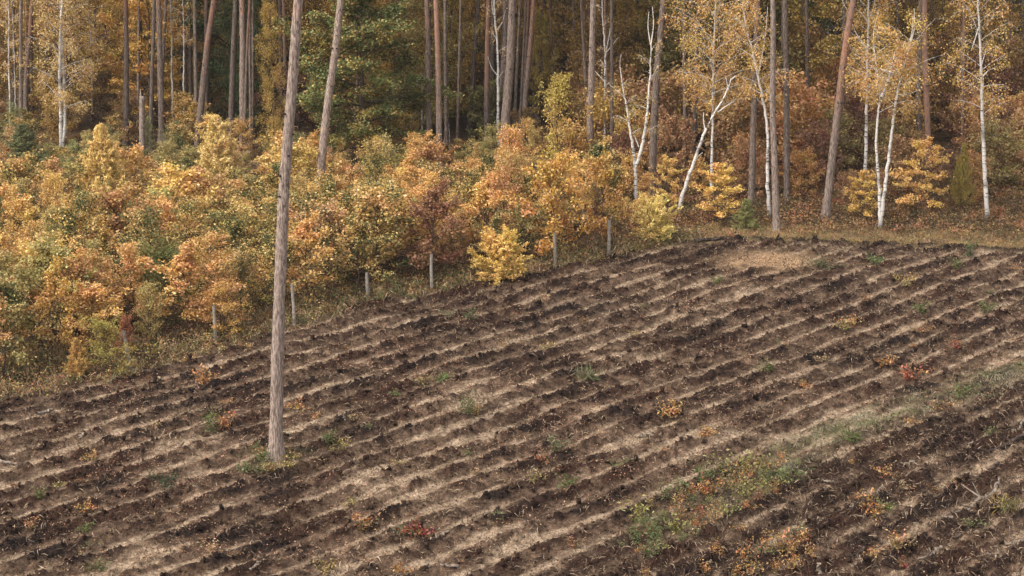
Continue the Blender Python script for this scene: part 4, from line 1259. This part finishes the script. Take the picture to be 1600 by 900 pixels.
# ------------------------------------------------------------------ branches and roots left on the ground
BR = [  # photo polyline, thickness px, material, label
    ([(1600, 661), (1590, 672), (1573, 675)], 4, M_TWIG, 'pale bent branch at the right edge'), ([(1545, 678), (1530, 688), (1517, 693), (1512, 700)], 4, M_TWIG, 'pale forked branch on dark soil right of the strip'),
    ([(1602, 682), (1575, 696), (1545, 706), (1525, 710)], 6, M_ROOT, 'long dark branch below the pale ones at the right'), ([(1561, 752), (1552, 770), (1533, 784), (1508, 795), (1486, 806)], 7, M_TWIG, 'thick grey log leaning across the right-hand furrows'),
    ([(1470, 853), (1455, 866), (1434, 876)], 6, M_TWIG, 'pale stick in the lower right corner'), ([(1485, 812), (1474, 806), (1466, 800)], 4, M_TWIG, 'short pale root beside the grey log'),
    ([(1552, 863), (1530, 866), (1510, 875)], 4, M_TWIG, 'thin pale stick at the lower right'), ([(1375, 760), (1373, 775), (1374, 782)], 3, M_TWIG, 'upright pale twig among the dark roots'),
    ([(1333, 783), (1330, 796)], 3, M_TWIG, 'short upright twig left of the dark roots'), ([(1350, 860), (1340, 870), (1326, 876)], 4, M_ROOT, 'dark root near the bottom right'),
    ([(1300, 757), (1286, 753)], 4, M_TWIG, 'short pale stick right of the weedy bed'), ([(700, 834), (690, 838), (682, 842)], 5, M_TWIG, 'pale stick right of the red seedling'),
    ([(714, 886), (704, 887), (688, 886)], 5, M_TWIG, 'pale stick at the bottom of the field'), ([(1000, 682), (1012, 684), (1020, 683)], 6, M_TWIG, 'pale chip in the middle of the field'),
    ([(1118, 702), (1126, 709)], 3, M_TWIG, 'thin pale stick in a sandy furrow'), ([(122, 686), (128, 682), (133, 681)], 6, M_TWIG, 'white chip left of the field'),
    ([(0, 722), (14, 724), (26, 726)], 5, M_TWIG, 'pale grey stick at the left edge'), ([(60, 650), (72, 644), (80, 640)], 5, M_TWIG, 'pale stick near the left thicket foot'),
    ([(833, 742), (833, 727)], 4, M_TWIG, 'small upright stump among yellow weeds'), ([(538, 656), (539, 642)], 3, M_TWIG, 'upright twig right of the lone pine'),
    ([(1530, 613), (1538, 610), (1548, 608)], 6, M_ROOT, 'dark branch at the top of the strip'), ([(1572, 605), (1585, 606)], 5, M_TWIG, 'pale stick at the top of the strip'),
    ([(1085, 380), (1110, 378), (1140, 376)], 6, M_ROOT, 'dark log lying on the far bank'), ([(1280, 880), (1281, 898)], 6, M_TWIG, 'broken upright stub at the bottom right'),
    ([(1560, 730), (1540, 742), (1525, 748)], 4, M_ROOT, 'dark crooked branch above the grey log'), ([(1430, 720), (1415, 722), (1395, 730)], 4, M_TWIG, 'pale stick beside the strip'),
    ([(1500, 840), (1480, 838), (1462, 842)], 4, M_ROOT, 'dark stick below the grey log'), ([(1600, 850), (1575, 852), (1556, 846)], 4, M_TWIG, 'pale branch at the lower right edge'),
    ([(670, 888), (668, 878)], 4, M_TWIG, 'tiny upright twig at the bottom of the field'), ([(408, 876), (398, 885), (392, 893)], 5, M_TWIG, 'pale bent chip at the bottom left'),
]
for pth, wp, mt, lb in BR:
    pts = []
    up = abs(pth[0][0] - pth[-1][0]) < abs(pth[0][1] - pth[-1][1])
    g0 = G(*(max(pth, key=lambda p: p[1])))
    rng = np.random.default_rng(int(pth[0][0]))
    if up:
        pts = [np.array([*g0, gz(*g0) - .05])] + [AT(x, y, g0[1]) for x, y in sorted(pth, key=lambda p: -p[1])[1:]]
    else:
        for x, y in pth:
            g = G(x, y)
            pts.append(np.array([*g, gz(*g) + .05]))
    pts = np.array(pts)
    c = np.array([*g0, gz(*g0)])
    A = resample(pts, 14) - c
    A += .03 * rng.standard_normal(A.shape) * np.array([1, 1, .6])
    r = wp / SC(g0[1]) / 2
    mb = MB(); mb.tube(A, np.linspace(r * 1.15, r * .6, 14), 7, None, .08, rng)
    root = thing('fallen_branch', lb, 'branch', c, 'dead branches and roots on the field')
    L = np.linalg.norm(A[-1] - A[0])
    for k in range(0 if L < .5 else 3):
        i = rng.integers(3, 11)
        d = np.array([rng.normal(), rng.normal(), .5]); d /= np.linalg.norm(d)
        mb.tube(limb(A[i], d, L * rng.uniform(.08, .2), rng, 4), [r * .5, r * .4, r * .3, r * .15], 5)
    mb.obj('branch', mt, root, None, True)

# ------------------------------------------------------------------ haze: a little autumn mist in the depth of the forest
HAZE = 0.00015
mb = MB()
V = np.array([[x, y, z] for z in (-3, 45) for x, y in ((-920, -220), (920, -220), (920, 1520), (-920, 1520))], float)
mb.add(V, Fc)
hz_o = bpy.data.objects.new('haze', None)
m, t, out = mat_new('haze')
pv = N(t, 'ShaderNodeVolumePrincipled')
pv.inputs['Density'].default_value = HAZE
pv.inputs['Color'].default_value = (.86, .86, .85, 1)
t.links.new(pv.outputs[0], out.inputs['Volume'])
bpy.data.objects.remove(hz_o)
if HAZE:
    stuff(mb.obj('haze', m))

# ------------------------------------------------------------------ labels for the many: colour, size, place in its stand, nearest landmark
LM = [(12, 'left edge'), (97, 'double-trunked birch'), (165, 'tall golden larch'), (252, 'pale pinkish pine'), (345, 'pale yellow larch'), (438, 'lone field pine'), (500, 'leaning grey pine'),
      (575, 'big oak'), (680, 'paired pines'), (787, 'thick grey pine'), (850, 'yellow-green maple'), (925, 'pale grey pine'), (995, 'V-shaped birch'), (1062, 'leaning birch'), (1112, 'thin golden birch'),
      (1210, 'pale edge pine'), (1300, 'red-topped pine'), (1375, 'many-stemmed birch'), (1440, 'yellow beech'), (1541, 'rightmost birch'), (1590, 'right edge')]
LMB = [(985, 'bed end'), (1060, 'green herbs'), (1130, 'bed middle'), (1240, 'upper bed end')]
ORD = ['leftmost', 'second from left', 'third from left', 'fourth from left', 'fifth from left', 'sixth from left', 'seventh from left', 'eighth from left', 'ninth from left', 'tenth from left'] + [w_ + ' from left' for w_ in 'eleventh twelfth thirteenth fourteenth fifteenth sixteenth seventeenth eighteenth nineteenth twentieth'.split()] + ['farther right'] * 80


def place_label(root, h, color_word, kind, where, x, lms):
    lx, ln = min(lms, key=lambda l: abs(l[0] - x))
    rel = 'at' if abs(lx - x) < 9 else ('left of' if x < lx else 'right of')
    if 'edge' in ln:
        rel = 'by'
    return f'{color_word} {kind} {where} {rel} the {ln}'


HIDDEN = {f'{k}.{n:03d}' if n else k for k, v in {
    'birch_sapling': [1, 17, 23, 24, 29, 40, 45, 46, 52, 54],
    'bushy_sapling': [10, 16, 24, 25, 28, 39, 53, 56],
    'forest_tree': [3, 6, 10, 11, 14, 18, 19, 21, 25, 26, 28, 31, 33, 35, 40, 41, 42, 44, 47, 55, 57, 65, 69, 72, 75, 77, 78, 83, 86, 87, 90, 94, 100, 107, 108, 110, 111, 115, 123, 131, 133, 134, 139, 143, 151],
    'oak_sapling': [17, 23, 27, 31, 35, 37, 38, 49, 64, 68, 89, 92, 101, 106, 117, 118, 119, 129, 130, 136, 137, 139, 145, 146, 157, 159],
    'pine_tree': [40, 43, 46, 49, 53, 55, 69, 73, 78, 79, 80, 87, 88, 89, 91, 92, 102, 103, 106, 112, 113, 115, 117, 119, 125],
    'shrub': [14, 15, 29, 33, 35, 42, 48, 51, 58, 65, 69, 87, 94, 106, 113, 122, 127, 129, 135, 141, 147, 155]}.items() for n in v}
pend = {}
for d in THINGS:
    r = d['o']
    del r['_top']
    if 'label' in r or r.name in HIDDEN:
        continue
    x, y = PX((d['x'], d['y'], 0))
    wd = r.get('_word', 'dark')
    if '_word' in r:
        del r['_word']
    k = d['kind']
    if k in ('oak_sapling', 'bushy_sapling', 'birch_sapling'):
        size = 'small' if d['h'] < 2.2 else ('tall' if d['h'] > 2.9 else '')
        where = 'in the front thicket' if y > 440 else ('in mid thicket' if y > 325 else 'at the thicket back')
        base = place_label(r, d['h'], (size + ' ' + wd).strip(), {'oak_sapling': 'oak sapling', 'bushy_sapling': 'bushy sapling', 'birch_sapling': 'slender sapling'}[k], where, x, LM)
    elif k == 'shrub':
        base = place_label(r, d['h'], wd, 'shrub', 'near the forest edge' if y > 260 else 'deeper in the forest', x, LM)
    elif k == 'forest_tree':
        base = place_label(r, d['h'], ('tall ' if d['h'] > 10 else '') + wd, 'leafy tree', 'in the near forest' if d['y'] < 124 else ('in the mid forest' if d['y'] < 145 else 'deep in the forest'), x, LM)
    elif k == 'field_seedling':
        base = place_label(r, d['h'], 'tiny ' + wd, 'seedling', 'in the front furrows' if y > 720 else ('in the middle furrows' if y > 540 else 'in the far furrows'), x, LM)
    elif k == 'bracken_fern':
        base = 'orange fern below the weedy bed at the bottom right'
    else:
        base = f"{wd} {'low' if d['h'] < .5 else 'tall'} weed in the {'lower' if y > 800 else 'upper'} part of the weedy bed"
    pend.setdefault(base, []).append((x, r))
for o in list(COL.objects):
    if o.name not in HIDDEN and o.type == 'EMPTY' and o.parent is None and 'label' not in o and o.name.startswith('pine_tree'):
        x, y = PX((o.location.x, o.location.y, 0))
        pend.setdefault(place_label(o, 0, 'dim', 'pine stem', 'deep in the forest', x, LM), []).append((x, o))
for base, lst in pend.items():
    lst.sort(key=lambda q: q[0])
    for i, (x, r) in enumerate(lst):
        r['label'] = base if len(lst) == 1 else (base + ', ' + (ORD[i] if i < len(lst) - 1 else 'rightmost'))
for nm in HIDDEN:                                           # members the photo shows nothing of
    o = bpy.data.objects.get(nm)
    if o and 'label' not in o:
        for ch in list(o.children):
            bpy.data.objects.remove(ch)
        bpy.data.objects.remove(o)
